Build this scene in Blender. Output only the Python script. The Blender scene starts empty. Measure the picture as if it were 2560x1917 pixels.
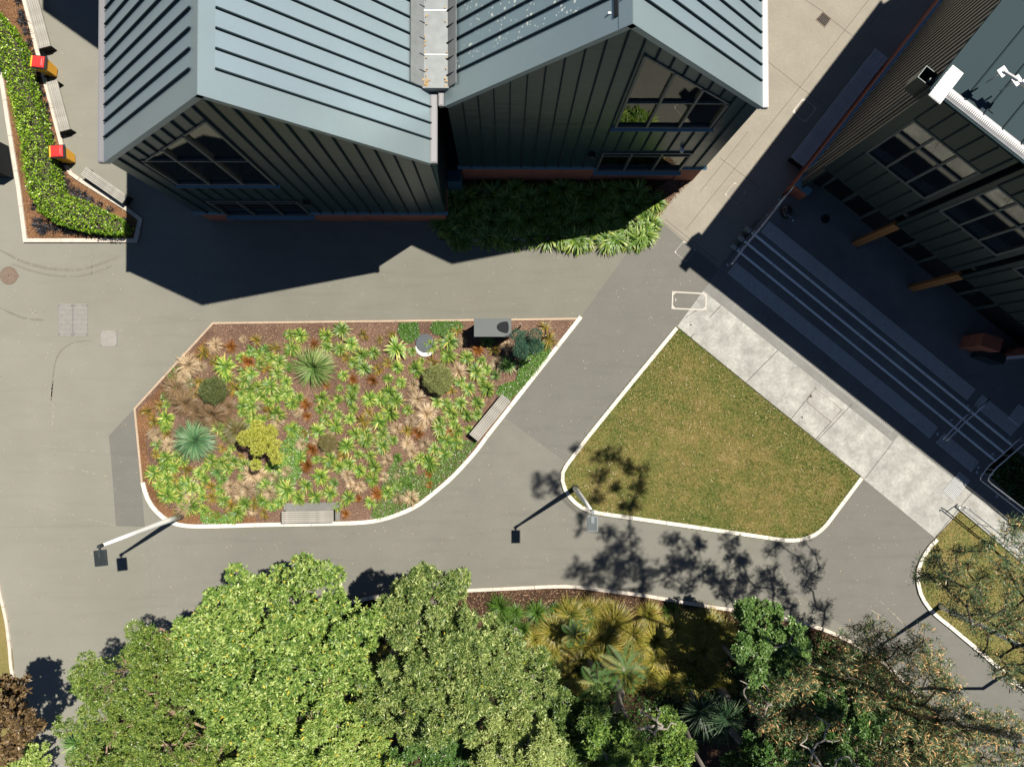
import bpy, bmesh, math, random
import numpy as np
from mathutils import Vector, Matrix

# ------------------------------------------------------------------ camera, sky, sun, exposure
F, H, CX, CY = 1774.0, 28.0, 1280.0, 958.5
sc = bpy.context.scene
COL = sc.collection
_d0 = Vector(((1262 - CX) / F, -(985 - CY) / F, -1)).normalized()
ROT = _d0.rotation_difference(Vector((0, 0, -1))).to_matrix()
cam = bpy.data.cameras.new('camera')
cam.sensor_width = 36; cam.lens = F / 2560 * 36; cam.clip_end = 500
camo = bpy.data.objects.new('camera', cam); COL.objects.link(camo)
camo.matrix_world = Matrix.Translation((0, 0, H)) @ ROT.to_4x4()
sc.camera = camo

SUN = Vector((0.415, 0.272, 1.0))            # towards the sun
elev = math.asin(1 / SUN.length); az = math.atan2(SUN.x, SUN.y)
w = bpy.data.worlds.new('World'); sc.world = w; w.use_nodes = True
nt = w.node_tree; sky = nt.nodes.new('ShaderNodeTexSky'); sky.sky_type = 'NISHITA'
sky.sun_disc = False; sky.sun_elevation = elev; sky.sun_rotation = az; sky.air_density = 0.4; sky.dust_density = 0.0; sky.ozone_density = 0.0
nt.links.new(sky.outputs[0], nt.nodes['Background'].inputs[0]); nt.nodes['Background'].inputs[1].default_value = 0.075
sl = bpy.data.lights.new('sun', 'SUN'); sl.energy = 5.0; sl.angle = math.radians(0.5); sl.color = (1, 0.94, 0.84)
so = bpy.data.objects.new('sun', sl); COL.objects.link(so)
so.rotation_euler = (-SUN).to_track_quat('-Z', 'Y').to_euler(); so.location = SUN * 40
sc.view_settings.view_transform = 'Standard'; sc.view_settings.look = 'None'; sc.view_settings.gamma = 1
sc.view_settings.exposure = 0.75
sc.render.engine = 'CYCLES'
sc.cycles.max_bounces = 6; sc.cycles.transparent_max_bounces = 6; sc.cycles.caustics_reflective = False; sc.cycles.caustics_refractive = False

rng = np.random.default_rng(7); random.seed(7)

def P(px, py, z=0.0):
    r = ROT @ Vector(((px - CX) / F, -(py - CY) / F, -1)); s = (H - z) / -r.z
    return Vector((r.x * s, r.y * s, z))
def PP(pts, z=0.0, k=1.0, o=(0, 0)): return [P(x / k + o[0], y / k + o[1], z) for x, y in pts]

# ------------------------------------------------------------------ materials
def srgb(h):
    h = h.lstrip('#'); c = [int(h[i:i + 2], 16) / 255 for i in (0, 2, 4)]
    return tuple((x / 12.92 if x < .04045 else ((x + .055) / 1.055) ** 2.4) for x in c)
MATS = {}
class NT:
    def __init__(s, name):
        s.m = bpy.data.materials.new(name); s.m.use_nodes = True; s.t = s.m.node_tree
        s.b = s.t.nodes['Principled BSDF']; MATS[name] = s.m
        s.pos = None
    def n(s, typ, **kw):
        x = s.t.nodes.new(typ)
        for k, v in kw.items():
            if k.startswith('i_'):
                x.inputs[k[2:].replace('_', ' ')].default_value = v
            else: setattr(x, k, v)
        return x
    def l(s, a, b): s.t.links.new(a, b)
    def world(s, sx=1, sy=1, sz=1):
        g = s.n('ShaderNodeNewGeometry'); mp = s.n('ShaderNodeMapping'); mp.inputs['Scale'].default_value = (sx, sy, sz)
        s.l(g.outputs['Position'], mp.inputs[0]); return mp.outputs[0]
    def objc(s, sx=1, sy=1, sz=1):
        g = s.n('ShaderNodeTexCoord'); mp = s.n('ShaderNodeMapping'); mp.inputs['Scale'].default_value = (sx, sy, sz)
        s.l(g.outputs['Object'], mp.inputs[0]); return mp.outputs[0]
    def noise(s, vec, scale, detail=4, rough=.55):
        x = s.n('ShaderNodeTexNoise'); x.inputs['Scale'].default_value = scale; x.inputs['Detail'].default_value = detail
        x.inputs['Roughness'].default_value = rough; s.l(vec, x.inputs['Vector']); return x.outputs[0]
    def ramp(s, fac, stops, interp='LINEAR'):
        r = s.n('ShaderNodeValToRGB'); e = r.color_ramp.elements; r.color_ramp.interpolation = interp
        while len(e) < len(stops): e.new(.5)
        for q, (p, c) in zip(e, stops):
            q.position = p; q.color = (c if len(c) == 4 else (*c, 1)) if isinstance(c, tuple) else (c, c, c, 1)
        s.l(fac, r.inputs[0]); return r.outputs[0]
    def mix(s, fac, a, b, mode='MIX'):
        x = s.n('ShaderNodeMix', data_type='RGBA', blend_type=mode)
        for i, v in ((0, fac), (6, a), (7, b)):
            if isinstance(v, (int, float)): x.inputs[i].default_value = v if i == 0 else (v, v, v, 1)
            elif isinstance(v, tuple): x.inputs[i].default_value = (*v[:3], 1)
            else: s.l(v, x.inputs[i])
        return x.outputs[2]
    def bump(s, h, strength=.3, dist=.02):
        x = s.n('ShaderNodeBump'); x.inputs['Strength'].default_value = strength; x.inputs['Distance'].default_value = dist
        s.l(h, x.inputs['Height']); s.l(x.outputs[0], s.b.inputs['Normal'])
    def fin(s, col, rough=.7, metal=0, spec=.5):
        if isinstance(col, tuple): s.b.inputs['Base Color'].default_value = (*col[:3], 1)
        else: s.l(col, s.b.inputs['Base Color'])
        if isinstance(rough, (int, float)): s.b.inputs['Roughness'].default_value = rough
        else: s.l(rough, s.b.inputs['Roughness'])
        s.b.inputs['Metallic'].default_value = metal; s.b.inputs['Specular IOR Level'].default_value = spec
        return s.m
def sc3(c, k): return tuple(min(1, x * k) for x in c[:3])

def plain(name, c, rough=.6, metal=0, var=.12, scale=3, spec=.5, bump=0, fine=60, obj=True):
    t = NT(name); v = t.objc() if obj else t.world()
    a = t.noise(v, scale); b = t.noise(v, fine, 2)
    col = t.mix(a, sc3(c, 1 - var * 1.6), sc3(c, 1 + var * 1.6)); col = t.mix(.25, col, t.mix(b, sc3(c, 1 - var * 2), sc3(c, 1 + var * 2)))
    if bump: t.bump(b, bump, .01)
    return t.fin(col, rough, metal, spec)

def asphalt(name, c, warm, bleach=False):
    t = NT(name); v = t.world()
    big = t.noise(v, .16, 5, .6); med = t.noise(v, 1.1, 5, .6); fine = t.noise(v, 38, 3, .7)
    col = t.mix(t.ramp(big, [(.3, 0.0), (.72, 1.0)]), c, warm)
    col = t.mix(t.ramp(med, [(.3, .5), (.62, 0.0)]), col, sc3(c, .82))
    col = t.mix(.55, col, t.mix(t.ramp(fine, [(.25, 0.0), (.8, 1.0)]), sc3(c, .72), sc3(warm, 1.32)))
    # pale scuffs and worn patches
    sc_ = t.noise(t.world(1, 1, 1), 2.6, 6, .75)
    col = t.mix(t.ramp(sc_, [(.60, 0.0), (.72, .38)]), col, sc3(warm, 1.35))
    # long faint streaks
    st = t.noise(t.world(.25, 2.2, 1), 1.3, 3, .6)
    col = t.mix(t.ramp(st, [(.52, 0.0), (.7, .22)]), col, sc3(c, .75))
    vo = t.n('ShaderNodeTexVoronoi'); vo.inputs['Scale'].default_value = 3.1; t.l(v, vo.inputs['Vector'])
    col = t.mix(t.ramp(vo.outputs['Distance'], [(.035, .55), (.06, 0.0)]), col, (.5, .46, .38))
    vo2 = t.n('ShaderNodeTexVoronoi'); vo2.inputs['Scale'].default_value = 1.37; t.l(v, vo2.inputs['Vector'])
    col = t.mix(t.ramp(vo2.outputs['Distance'], [(.018, .8), (.032, 0.0)]), col, (.02, .02, .02))
    if bleach:   # sun-bleached, worn surface towards the left of the yard
        g = t.n('ShaderNodeNewGeometry'); sp = t.n('ShaderNodeSeparateXYZ'); t.l(g.outputs['Position'], sp.inputs[0])
        mr = t.n('ShaderNodeMapRange'); mr.inputs['From Min'].default_value = -10; mr.inputs['From Max'].default_value = -18; t.l(sp.outputs[0], mr.inputs[0])
        wv = t.mix(.5, mr.outputs[0], t.mix(1, mr.outputs[0], t.ramp(big, [(.3, .2), (.7, 1.0)]), 'MULTIPLY')); col = t.mix(t.mix(1, wv, .30, 'MULTIPLY'), col, sc3(warm, 1.9))
    t.bump(fine, .25, .006)
    return t.fin(col, .85, 0, .3)
K = 1.0
asphalt('asphalt_pale', (0.124, 0.122, 0.098), (0.171, 0.166, 0.139), True)
asphalt('asphalt_grey', (0.109, 0.106, 0.091), (0.144, 0.140, 0.125))
asphalt('asphalt_mid', (0.120, 0.118, 0.100), (0.173, 0.167, 0.142), True)

def concrete(name, c, amt=.35, scale=1.6, agg=False):
    t = NT(name); v = t.world()
    n1 = t.noise(v, scale, 7, .65); n2 = t.noise(v, 9, 4, .7); n3 = t.noise(v, 70, 2, .7)
    col = t.mix(t.ramp(n1, [(.35, 0.0), (.66, 1.0)]), sc3(c, 1 - amt), sc3(c, 1 + amt * .4))
    col = t.mix(t.ramp(n2, [(.35, .5), (.6, 0.0)]), col, sc3(c, 1 - amt * 1.2))
    if agg:
        vo = t.n('ShaderNodeTexVoronoi'); vo.inputs['Scale'].default_value = 26; t.l(v, vo.inputs['Vector'])
        col = t.mix(t.ramp(vo.outputs['Distance'], [(.12, .55), (.26, 0.0)]), col, sc3(c, 1.9))
        col = t.mix(.35, col, t.mix(n3, sc3(c, .5), sc3(c, 1.5)))
    else: col = t.mix(.2, col, t.mix(n3, sc3(c, .7), sc3(c, 1.25)))
    t.bump(n3, .2, .005)
    return t.fin(col, .8, 0, .35)
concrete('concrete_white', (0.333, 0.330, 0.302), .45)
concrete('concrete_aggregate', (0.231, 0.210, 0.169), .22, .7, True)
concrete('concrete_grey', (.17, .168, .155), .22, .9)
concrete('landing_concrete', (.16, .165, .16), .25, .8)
concrete('kerb_white', (0.612, 0.570, 0.493), .18, 3)
concrete('kerb_concrete', (.52, .46, .39), .22, 3)
plain('timber_edging', (.36, .27, .19), .8, var=.25, scale=6)

def mulch(name, a, b, c):
    t = NT(name)
    v1 = t.noise(t.world(9, 22, 1), 2.2, 5, .75); v2 = t.noise(t.world(24, 10, 1), 1.9, 5, .75); big = t.noise(t.world(), .7, 3)
    f = t.mix(.5, v1, v2)
    col = t.ramp(f, [(.36, a), (.5, b), (.64, c)])
    col = t.mix(t.ramp(big, [(.4, 0.0), (.7, .5)]), col, sc3(a, 1.1))
    t.bump(f, .9, .04)
    return t.fin(col, .95, 0, .15)
mulch('mulch_bright', (0.034, 0.016, 0.008), (0.162, 0.079, 0.038), (0.504, 0.288, 0.144))
mulch('mulch_brown', (0.031, 0.018, 0.013), (0.129, 0.077, 0.056), (0.420, 0.280, 0.196))
mulch('mulch_shaded', (.010, .006, .004), (.045, .025, .016), (.16, .10, .06))  # mulch for the shaded beds, darkened: shade put into the colour

def lawnmat():
    t = NT('lawn'); v = t.world()
    n1 = t.noise(v, .55, 5, .6); n2 = t.noise(v, 3.2, 5, .7); n3 = t.noise(v, 22, 4, .8)
    col = t.mix(t.ramp(t.mix(.45, n1, n2), [(.38, 0.0), (.62, 1.0)]), (.11, .14, .03), (.25, .18, .07))
    col = t.mix(.5, col, t.mix(t.ramp(n3, [(.3, 0.0), (.7, 1.0)]), (.05, .055, .014), (.26, .19, .08)))
    t.bump(n3, .7, .03); return t.fin(col, .9, 0, .2)
lawnmat()

def metalsheet(name, c, rough, metal, spots=False, spec=.5, oil=.0):
    t = NT(name); v = t.world()
    n = t.noise(v, .5, 4); n2 = t.noise(t.world(1, 1, 3.2), 1.0, 3, .5)
    col = t.mix(n, sc3(c, .9), sc3(c, 1.12)); col = t.mix(.12, col, t.mix(t.noise(v, 14, 3, .7), sc3(c, .6), sc3(c, 1.4)))
    if spots:
        for s_, th in ((3.6, .11), (7.5, .13)):
            vo = t.n('ShaderNodeTexVoronoi'); vo.inputs['Scale'].default_value = s_; t.l(v, vo.inputs['Vector'])
            msk = t.ramp(t.noise(v, .8, 2), [(.36, 0.0), (.5, 1.0)])
            f = t.mix(1.0, t.ramp(vo.outputs['Distance'], [(th, 1.0), (th * 1.7, 0.0)]), msk, 'MULTIPLY')
            col = t.mix(f, col, (.7, .7, .62))
    if oil: t.bump(n2, oil, .05)
    return t.fin(col, rough, metal, spec)
metalsheet('roof_metal', (0.219, 0.281, 0.308), .42, .35, oil=.06)
metalsheet('roof_metal_spotted', (0.194, 0.258, 0.284), .42, .35, True, oil=.06)
metalsheet('roof_flashing', (0.208, 0.262, 0.274), .4, .35)
metalsheet('roof_dark', (0.025, 0.042, 0.048), .8, 0, spec=.15, oil=.05)
metalsheet('rib_shaded', (.020, .032, .036), .85, 0, spec=.08)  # far darker than the sheets: seam shadow is put into the colour
metalsheet('wall_metal', (0.023, 0.053, 0.062), .3, .45, oil=.22)
metalsheet('wall_metal_dark', (0.016, 0.032, 0.032), .38, .3, oil=.15)
metalsheet('batten_metal', (.11, .105, .088), .45, .3)
metalsheet('blue_flashing', (0.045, 0.110, 0.160), .45, .2)
metalsheet('gutter_pale', (0.216, 0.212, 0.220), .5, .3)
plain('galvanised', (0.205, 0.219, 0.221), .5, .4, .2, 4)
plain('silver_flashing', (.46, .455, .45), .6, .3, .22, 3)
plain('frame_dark', (.07, .085, .085), .45, .2)
plain('steel_black', (.016, .018, .020), .8, 0, spec=.1)
plain('stainless', (.55, .56, .57), .25, .9, .05)
plain('lamp_pole_white', (.8, .8, .78), .45, 0, .03)
plain('lamp_head_dark', (.030, .038, .040), .75, 0, spec=.15)
plain('lamp_head_grey', (.15, .17, .175), .5, .3)
plain('cabinet_grey', (.095, .105, .105), .6, 0, .06, 2, spec=.25)
plain('bin_red', (.62, .035, .03), .3, 0, .04)
plain('bin_yellow', (.68, .33, .012), .4, 0, .05)
plain('bin_black', (.02, .022, .022), .75, spec=.15)
plain('cover_steel', (.20, .196, .185), .55, .3, .2, 6)
plain('cover_frame', (.36, .335, .29), .6, 0, .15, 6)
plain('cover_iron', (.15, .11, .08), .8, .1, .3, 7)
plain('manhole_dark', (.065, .078, .085), .75, .1, .35, 8)
plain('groove_dark', (.05, .045, .04), .9)
plain('nosing_pale', (.75, .78, .8), .45, 0, .1)
plain('stud_pale', (.85, .87, .87), .5, 0, .1)
plain('post_timber', (0.223, 0.102, 0.032), .55, 0, .25, 5)
plain('interior_dark', (.03, .035, .035), .9, spec=.1)
plain('interior_floor', (.2, .23, .23), .6)
plain('paper_white', (.75, .78, .76), .7)
plain('white_paint', (.7, .7, .66), .5)
plain('bark_grey', (.17, .15, .125), .9, 0, .3, 5)
plain('bark_pale', (.3, .26, .22), .9, 0, .3, 5)
plain('bark_pinkish', (.30, .2, .14), .9, 0, .3, 5)
plain('bark_dark', (.045, .035, .025), .9, 0, .3, 5)
plain('dead_leaf', (.42, .27, .1), .8, 0, .4, 3)
plain('chip_pale', (.36, .21, .11), .85, 0, .45, 9)
plain('shoe_white', (.5, .6, .65), .5)
plain('bag_black', (.012, .012, .016), .25)

def timber():
    t = NT('weathered_timber')
    oi = t.n('ShaderNodeObjectInfo')
    n = t.noise(t.objc(2, 60, 30), 1.5, 4, .7); n2 = t.noise(t.objc(), 3, 3)
    col = t.ramp(n, [(.3, (.15, .14, .125)), (.55, (.34, .325, .29)), (.75, (.46, .44, .40))])
    col = t.mix(t.ramp(oi.outputs['Random'], [(0, 0.0), (1, .35)]), col, (.2, .18, .15)); col = t.mix(t.ramp(n2, [(.5, 0.0), (.75, .4)]), col, (.46, .44, .38))
    t.bump(n, .3, .01); return t.fin(col, .8, 0, .2)
timber()
def dkslat():
    t = NT('dark_slat'); n = t.noise(t.objc(2, 60, 30), 1.5, 4, .7)
    return t.fin(t.ramp(n, [(.3, (.30, .31, .315)), (.7, (.5, .51, .51))]), .6, 0, .3)
dkslat()
def brickmat():
    t = NT('red_brick')
    g = t.n('ShaderNodeTexCoord'); sep = t.n('ShaderNodeSeparateXYZ'); t.l(g.outputs['Object'], sep.inputs[0])
    ad = t.n('ShaderNodeMath', operation='ADD'); t.l(sep.outputs[0], ad.inputs[0]); t.l(sep.outputs[1], ad.inputs[1])
    cmb = t.n('ShaderNodeCombineXYZ'); t.l(ad.outputs[0], cmb.inputs[0]); t.l(sep.outputs[2], cmb.inputs[1])
    br = t.n('ShaderNodeTexBrick'); t.l(cmb.outputs[0], br.inputs['Vector']); br.inputs['Scale'].default_value = 1
    br.inputs['Brick Width'].default_value = .23; br.inputs['Row Height'].default_value = .086; br.inputs['Mortar Size'].default_value = .008
    br.inputs['Color1'].default_value = (.30, .085, .04, 1); br.inputs['Color2'].default_value = (.20, .055, .03, 1); br.inputs['Mortar'].default_value = (.16, .12, .10, 1)
    t.bump(br.outputs['Fac'], -.4, .01)
    return t.fin(br.outputs['Color'], .85, 0, .3)
brickmat()
def glassmat():
    t = NT('window_glass'); nt_ = t.t
    tr = t.n('ShaderNodeBsdfTransparent'); tr.inputs[0].default_value = (.55, .62, .6, 1)
    gl = t.n('ShaderNodeBsdfGlossy'); gl.inputs['Roughness'].default_value = .015; gl.inputs[0].default_value = (.80, .82, .76, 1)
    fr = t.n('ShaderNodeFresnel'); fr.inputs[0].default_value = 2.3
    nz = t.noise(t.objc(), .8, 2); bm = t.n('ShaderNodeBump'); bm.inputs['Strength'].default_value = .02; bm.inputs['Distance'].default_value = .02
    t.l(nz, bm.inputs['Height']); t.l(bm.outputs[0], gl.inputs['Normal'])
    mx = t.n('ShaderNodeMixShader'); t.l(fr.outputs[0], mx.inputs[0]); t.l(tr.outputs[0], mx.inputs[1]); t.l(gl.outputs[0], mx.inputs[2])
    out = [n for n in nt_.nodes if n.type == 'OUTPUT_MATERIAL'][0]; t.l(mx.outputs[0], out.inputs[0])
glassmat()

def leafmat(name, stops, trans=.3, rough=.45, rnd=.25, spec=.4):
    """colour from the per-leaf 'tint' attribute; slight shift per plant"""
    t = NT(name)
    at = t.n('ShaderNodeAttribute', attribute_name='tint'); oi = t.n('ShaderNodeObjectInfo')
    col = t.ramp(at.outputs['Fac'], stops)
    hs = t.n('ShaderNodeHueSaturation')
    mr = t.n('ShaderNodeMapRange'); mr.inputs['To Min'].default_value = 1 - rnd; mr.inputs['To Max'].default_value = 1 + rnd; t.l(oi.outputs['Random'], mr.inputs[0])
    t.l(mr.outputs[0], hs.inputs['Value']); t.l(col, hs.inputs['Color'])
    t.fin(hs.outputs[0], rough, 0, spec)
    tl = t.n('ShaderNodeBsdfTranslucent'); t.l(hs.outputs[0], tl.inputs[0])
    mx = t.n('ShaderNodeMixShader'); mx.inputs[0].default_value = trans; t.l(t.b.outputs[0], mx.inputs[1]); t.l(tl.outputs[0], mx.inputs[2])
    out = [n for n in t.t.nodes if n.type == 'OUTPUT_MATERIAL'][0]; t.l(mx.outputs[0], out.inputs[0])
    return t.m
leafmat('leaf_lily', [(0, (0.040, 0.100, 0.013)), (.4, (0.124, 0.223, 0.030)), (.7, (0.320, 0.380, 0.068)), (1, (0.534, 0.456, 0.122))], rnd=.22, trans=.2)
leafmat('leaf_orange', [(0, (0.128, 0.043, 0.011)), (.5, (0.256, 0.093, 0.018)), (1, (0.336, 0.170, 0.036))])
leafmat('leaf_straw', [(0, (0.209, 0.135, 0.066)), (.5, (0.418, 0.303, 0.176)), (1, (0.606, 0.494, 0.330))])
leafmat('leaf_amber', [(0, (.07, .09, .015)), (.5, (.20, .17, .03)), (1, (.40, .22, .04))])
leafmat('leaf_flax', [(0, (0.060, 0.156, 0.036)), (.5, (0.180, 0.288, 0.072)), (1, (0.480, 0.504, 0.216))])
leafmat('leaf_blueflax', [(0, (.035, .11, .045)), (.5, (.09, .19, .08)), (1, (.24, .34, .16))])
leafmat('leaf_olive', [(0, (0.084, 0.096, 0.024)), (.5, (0.192, 0.180, 0.060)), (1, (0.360, 0.288, 0.120))])
leafmat('leaf_wispy', [(0, (.13, .09, .04)), (.5, (.24, .16, .08)), (1, (.36, .24, .14))])
leafmat('leaf_bush', [(0, (.06, .085, .03)), (.6, (.15, .19, .055)), (1, (.28, .29, .10))], trans=.15)
leafmat('leaf_bluegreen', [(0, (0.023, 0.078, 0.052)), (.6, (0.052, 0.137, 0.085)), (1, (0.117, 0.221, 0.117))])
leafmat('leaf_yellow', [(0, (0.240, 0.288, 0.024)), (.5, (0.416, 0.432, 0.064)), (1, (0.600, 0.560, 0.160))], rnd=.02)
leafmat('leaf_hedge', [(0, (.04, .12, .006)), (.5, (.21, .36, .02)), (1, (.48, .62, .08))], rough=.33, trans=.15, rnd=.02)
leafmat('leaf_black', [(0, (.006, .007, .009)), (.6, (.014, .016, .02)), (1, (.04, .045, .055))], trans=.05)
leafmat('leaf_gold', [(0, (0.060, 0.093, 0.013)), (.5, (0.255, 0.238, 0.034)), (1, (0.493, 0.340, 0.085))], trans=.2)
leafmat('leaf_fern', [(0, (.035, .10, .02)), (.6, (.085, .18, .045)), (1, (.32, .28, .09))], rnd=.15)
leafmat('leaf_yucca', [(0, (.012, .035, .014)), (.6, (.035, .075, .035)), (1, (.14, .19, .10))])
leafmat('leaf_tree_bright', [(0, (0.032, 0.083, 0.014)), (.4, (0.138, 0.231, 0.041)), (.75, (0.269, 0.355, 0.081)), (.93, (0.406, 0.479, 0.162)), (1, (0.522, 0.397, 0.041))], rough=.42, rnd=.04, trans=.15, spec=.3)
leafmat('leaf_tree_sage', [(0, (0.036, 0.079, 0.017)), (.4, (0.131, 0.198, 0.045)), (.75, (0.262, 0.321, 0.091)), (.95, (0.452, 0.505, 0.189)), (1, (0.633, 0.505, 0.042))], rough=.42, rnd=.04, trans=.15, spec=.3)
leafmat('leaf_tree_fine', [(0, (0.034, 0.083, 0.013)), (.5, (0.145, 0.221, 0.036)), (.96, (0.306, 0.368, 0.081)), (1, (0.425, 0.276, 0.036))], rough=.38, rnd=.04, trans=.15)
leafmat('leaf_tree_dark', [(0, (.02, .065, .012)), (.5, (.07, .155, .035)), (1, (.19, .29, .08))], rough=.36, rnd=.06, trans=.2)
leafmat('leaf_gum', [(0, (0.024, 0.062, 0.024)), (.4, (0.062, 0.123, 0.049)), (.75, (0.150, 0.211, 0.088)), (.9, (0.456, 0.298, 0.123)), (1, (0.737, 0.439, 0.193))], rough=.4, rnd=.05, trans=.2)
leafmat('leaf_copper', [(0, (0.042, 0.031, 0.017)), (.5, (0.119, 0.077, 0.035)), (1, (0.308, 0.210, 0.098))], rough=.4)
leafmat('leaf_cover', [(0, (0.068, 0.186, 0.024)), (.6, (0.169, 0.355, 0.059)), (.9, (0.321, 0.473, 0.119)), (1, (0.900, 0.900, 0.900))])
leafmat('leaf_grass', [(0, (.06, .15, .02)), (.4, (.18, .22, .045)), (.75, (.38, .28, .10)), (1, (.58, .46, .24))], trans=.2, rnd=0)

# ------------------------------------------------------------------ geometry helpers
class MB:
    def __init__(s): s.v = []; s.f = []
    def add(s, vs, fs):
        o = len(s.v); s.v += [Vector(v) for v in vs]; s.f += [tuple(i + o for i in f) for f in fs]; return s
    def prism(s, poly, z0, z1):
        """poly = list of (x,y) ccw or cw, closed solid"""
        n = len(poly); vs = [(p[0], p[1], z0) for p in poly] + [(p[0], p[1], z1) for p in poly]
        ar = sum(poly[i][0] * poly[(i + 1) % n][1] - poly[(i + 1) % n][0] * poly[i][1] for i in range(n))
        fs = [tuple(range(n, 2 * n)), tuple(range(n - 1, -1, -1))] + [(i, (i + 1) % n, n + (i + 1) % n, n + i) for i in range(n)]
        if ar < 0: fs = [f[::-1] for f in fs]
        return s.add(vs, fs)
    def box(s, c, d, rz=0):
        x, y, z = d[0] / 2, d[1] / 2, d[2] / 2; R = Matrix.Rotation(rz, 3, 'Z')
        vs = [Vector(c) + R @ Vector((a * x, b * y, e * z)) for e in (-1, 1) for a, b in ((-1, -1), (1, -1), (1, 1), (-1, 1))]
        return s.add(vs, [(3, 2, 1, 0), (4, 5, 6, 7), (0, 1, 5, 4), (1, 2, 6, 5), (2, 3, 7, 6), (3, 0, 4, 7)])
    def hexa(s, a, b):
        """solid between two matching quads/polygons a (bottom) and b (top)"""
        n = len(a)
        return s.add(list(a) + list(b), [tuple(range(n - 1, -1, -1)), tuple(range(n, 2 * n))] + [(i, (i + 1) % n, n + (i + 1) % n, n + i) for i in range(n)])
    def slab(s, quad, th, nrm=None):
        q = [Vector(p) for p in quad]
        n = nrm or (q[1] - q[0]).cross(q[2] - q[0]).normalized()
        return s.hexa([p - n * th for p in q], q)
    def tube(s, path, r, seg=8, cap=True):
        path = [Vector(p) for p in path]; m = len(path); rs = r if isinstance(r, (list, tuple)) else [r] * m
        o = len(s.v); up = Vector((0, 0, 1)); prev = None
        for i, p in enumerate(path):
            t = (path[min(i + 1, m - 1)] - path[max(i - 1, 0)])
            t = t.normalized() if t.length > 1e-9 else Vector((0, 0, 1))
            if prev is None:
                a = t.cross(up if abs(t.z) < .95 else Vector((1, 0, 0))).normalized()
            else:
                a = (prev - t * prev.dot(t)); a = a.normalized() if a.length > 1e-6 else t.orthogonal().normalized()
            prev = a; b = t.cross(a)
            for k in range(seg):
                th = 2 * math.pi * k / seg; s.v.append(p + (a * math.cos(th) + b * math.sin(th)) * rs[i])
        for i in range(m - 1):
            for k in range(seg):
                a0 = o + i * seg + k; a1 = o + i * seg + (k + 1) % seg; s.f.append((a0, a1, a1 + seg, a0 + seg))
        if cap: s.f.append(tuple(o + k for k in range(seg))[::-1]); s.f.append(tuple(o + (m - 1) * seg + k for k in range(seg)))
        return s
    def cyl(s, c, r, h, seg=24, r2=None): return s.tube([c, Vector(c) + Vector((0, 0, h))], [r, r2 if r2 is not None else r], seg)
    def build(s, name, mat, parent=None, smooth=False, origin=None, bevel=0):
        me = bpy.data.meshes.new(name)
        if parent is not None: off = wloc(parent); R = parent.get('_rz', 0.0)
        else: off = Vector(origin) if origin is not None else Vector((0, 0, 0)); R = 0
        vs = [v - off for v in s.v]
        if parent is not None and parent.get('_local'): vs = s.v
        me.from_pydata([tuple(v) for v in vs], [], s.f); me.validate()
        me.materials.append(MATS[mat] if isinstance(mat, str) else mat)
        if smooth: me.polygons.foreach_set('use_smooth', [True] * len(me.polygons))
        o = bpy.data.objects.new(name, me); COL.objects.link(o)
        if parent is not None: o.parent = parent
        elif origin is not None: o.location = off
        if bevel:
            m = o.modifiers.new('bevel', 'BEVEL'); m.width = bevel; m.segments = 2; m.limit_method = 'ANGLE'
        return o
def wloc(o):
    v = Vector((0, 0, 0))
    while o is not None: v += o.location; o = o.parent
    return v
def tag(o, label=None, cat=None, group=None, kind=None):
    if label: o['label'] = label
    if cat: o['category'] = cat
    if group: o['group'] = group
    if kind: o['kind'] = kind
    return o
def thing(name, label, cat, loc=(0, 0, 0), group=None, kind=None, rz=0, local=False):
    o = bpy.data.objects.new(name, None); COL.objects.link(o); o.location = loc; o.rotation_euler = (0, 0, rz)
    if local: o['_local'] = 1
    return tag(o, label, cat, group, kind)
def copy_tree(o, parent=None):
    c = o.copy(); COL.objects.link(c); c.parent = parent
    for ch in list(o.children): copy_tree(ch, c)
    return c
def sheet(name, pts, z, mat, kind='structure', parent=None, th=0):
    m = MB()
    if th: m.prism([(p.x, p.y) for p in pts], z - th, z)
    else:
        q = [(p.x, p.y, z) for p in pts]; n = len(q)
        ar = sum(q[i][0] * q[(i + 1) % n][1] - q[(i + 1) % n][0] * q[i][1] for i in range(n))
        m.add(q, [tuple(range(n)) if ar > 0 else tuple(range(n - 1, -1, -1))])
    o = m.build(name, mat, parent)
    if kind and parent is None: o['kind'] = kind
    return o
def npmesh(name, V, Fq, mat, parent=None, tint=None, loc=None, smooth=False):
    """V (n,3), Fq (m,4) quads; tint per face"""
    me = bpy.data.meshes.new(name); n, m = len(V), len(Fq); k = Fq.shape[1]
    me.vertices.add(n); me.vertices.foreach_set('co', np.asarray(V, np.float32).ravel())
    me.loops.add(m * k); me.loops.foreach_set('vertex_index', np.asarray(Fq, np.int32).ravel())
    me.polygons.add(m); me.polygons.foreach_set('loop_start', np.arange(0, m * k, k, dtype=np.int32)); me.polygons.foreach_set('loop_total', np.full(m, k, np.int32))
    if smooth: me.polygons.foreach_set('use_smooth', np.ones(m, bool))
    me.update(calc_edges=True)
    if tint is not None:
        a = me.attributes.new('tint', 'FLOAT', 'FACE'); a.data.foreach_set('value', np.asarray(tint, np.float32))
    me.materials.append(MATS[mat]); o = bpy.data.objects.new(name, me); COL.objects.link(o)
    if parent is not None: o.parent = parent
    if loc is not None: o.location = loc
    return o

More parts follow.
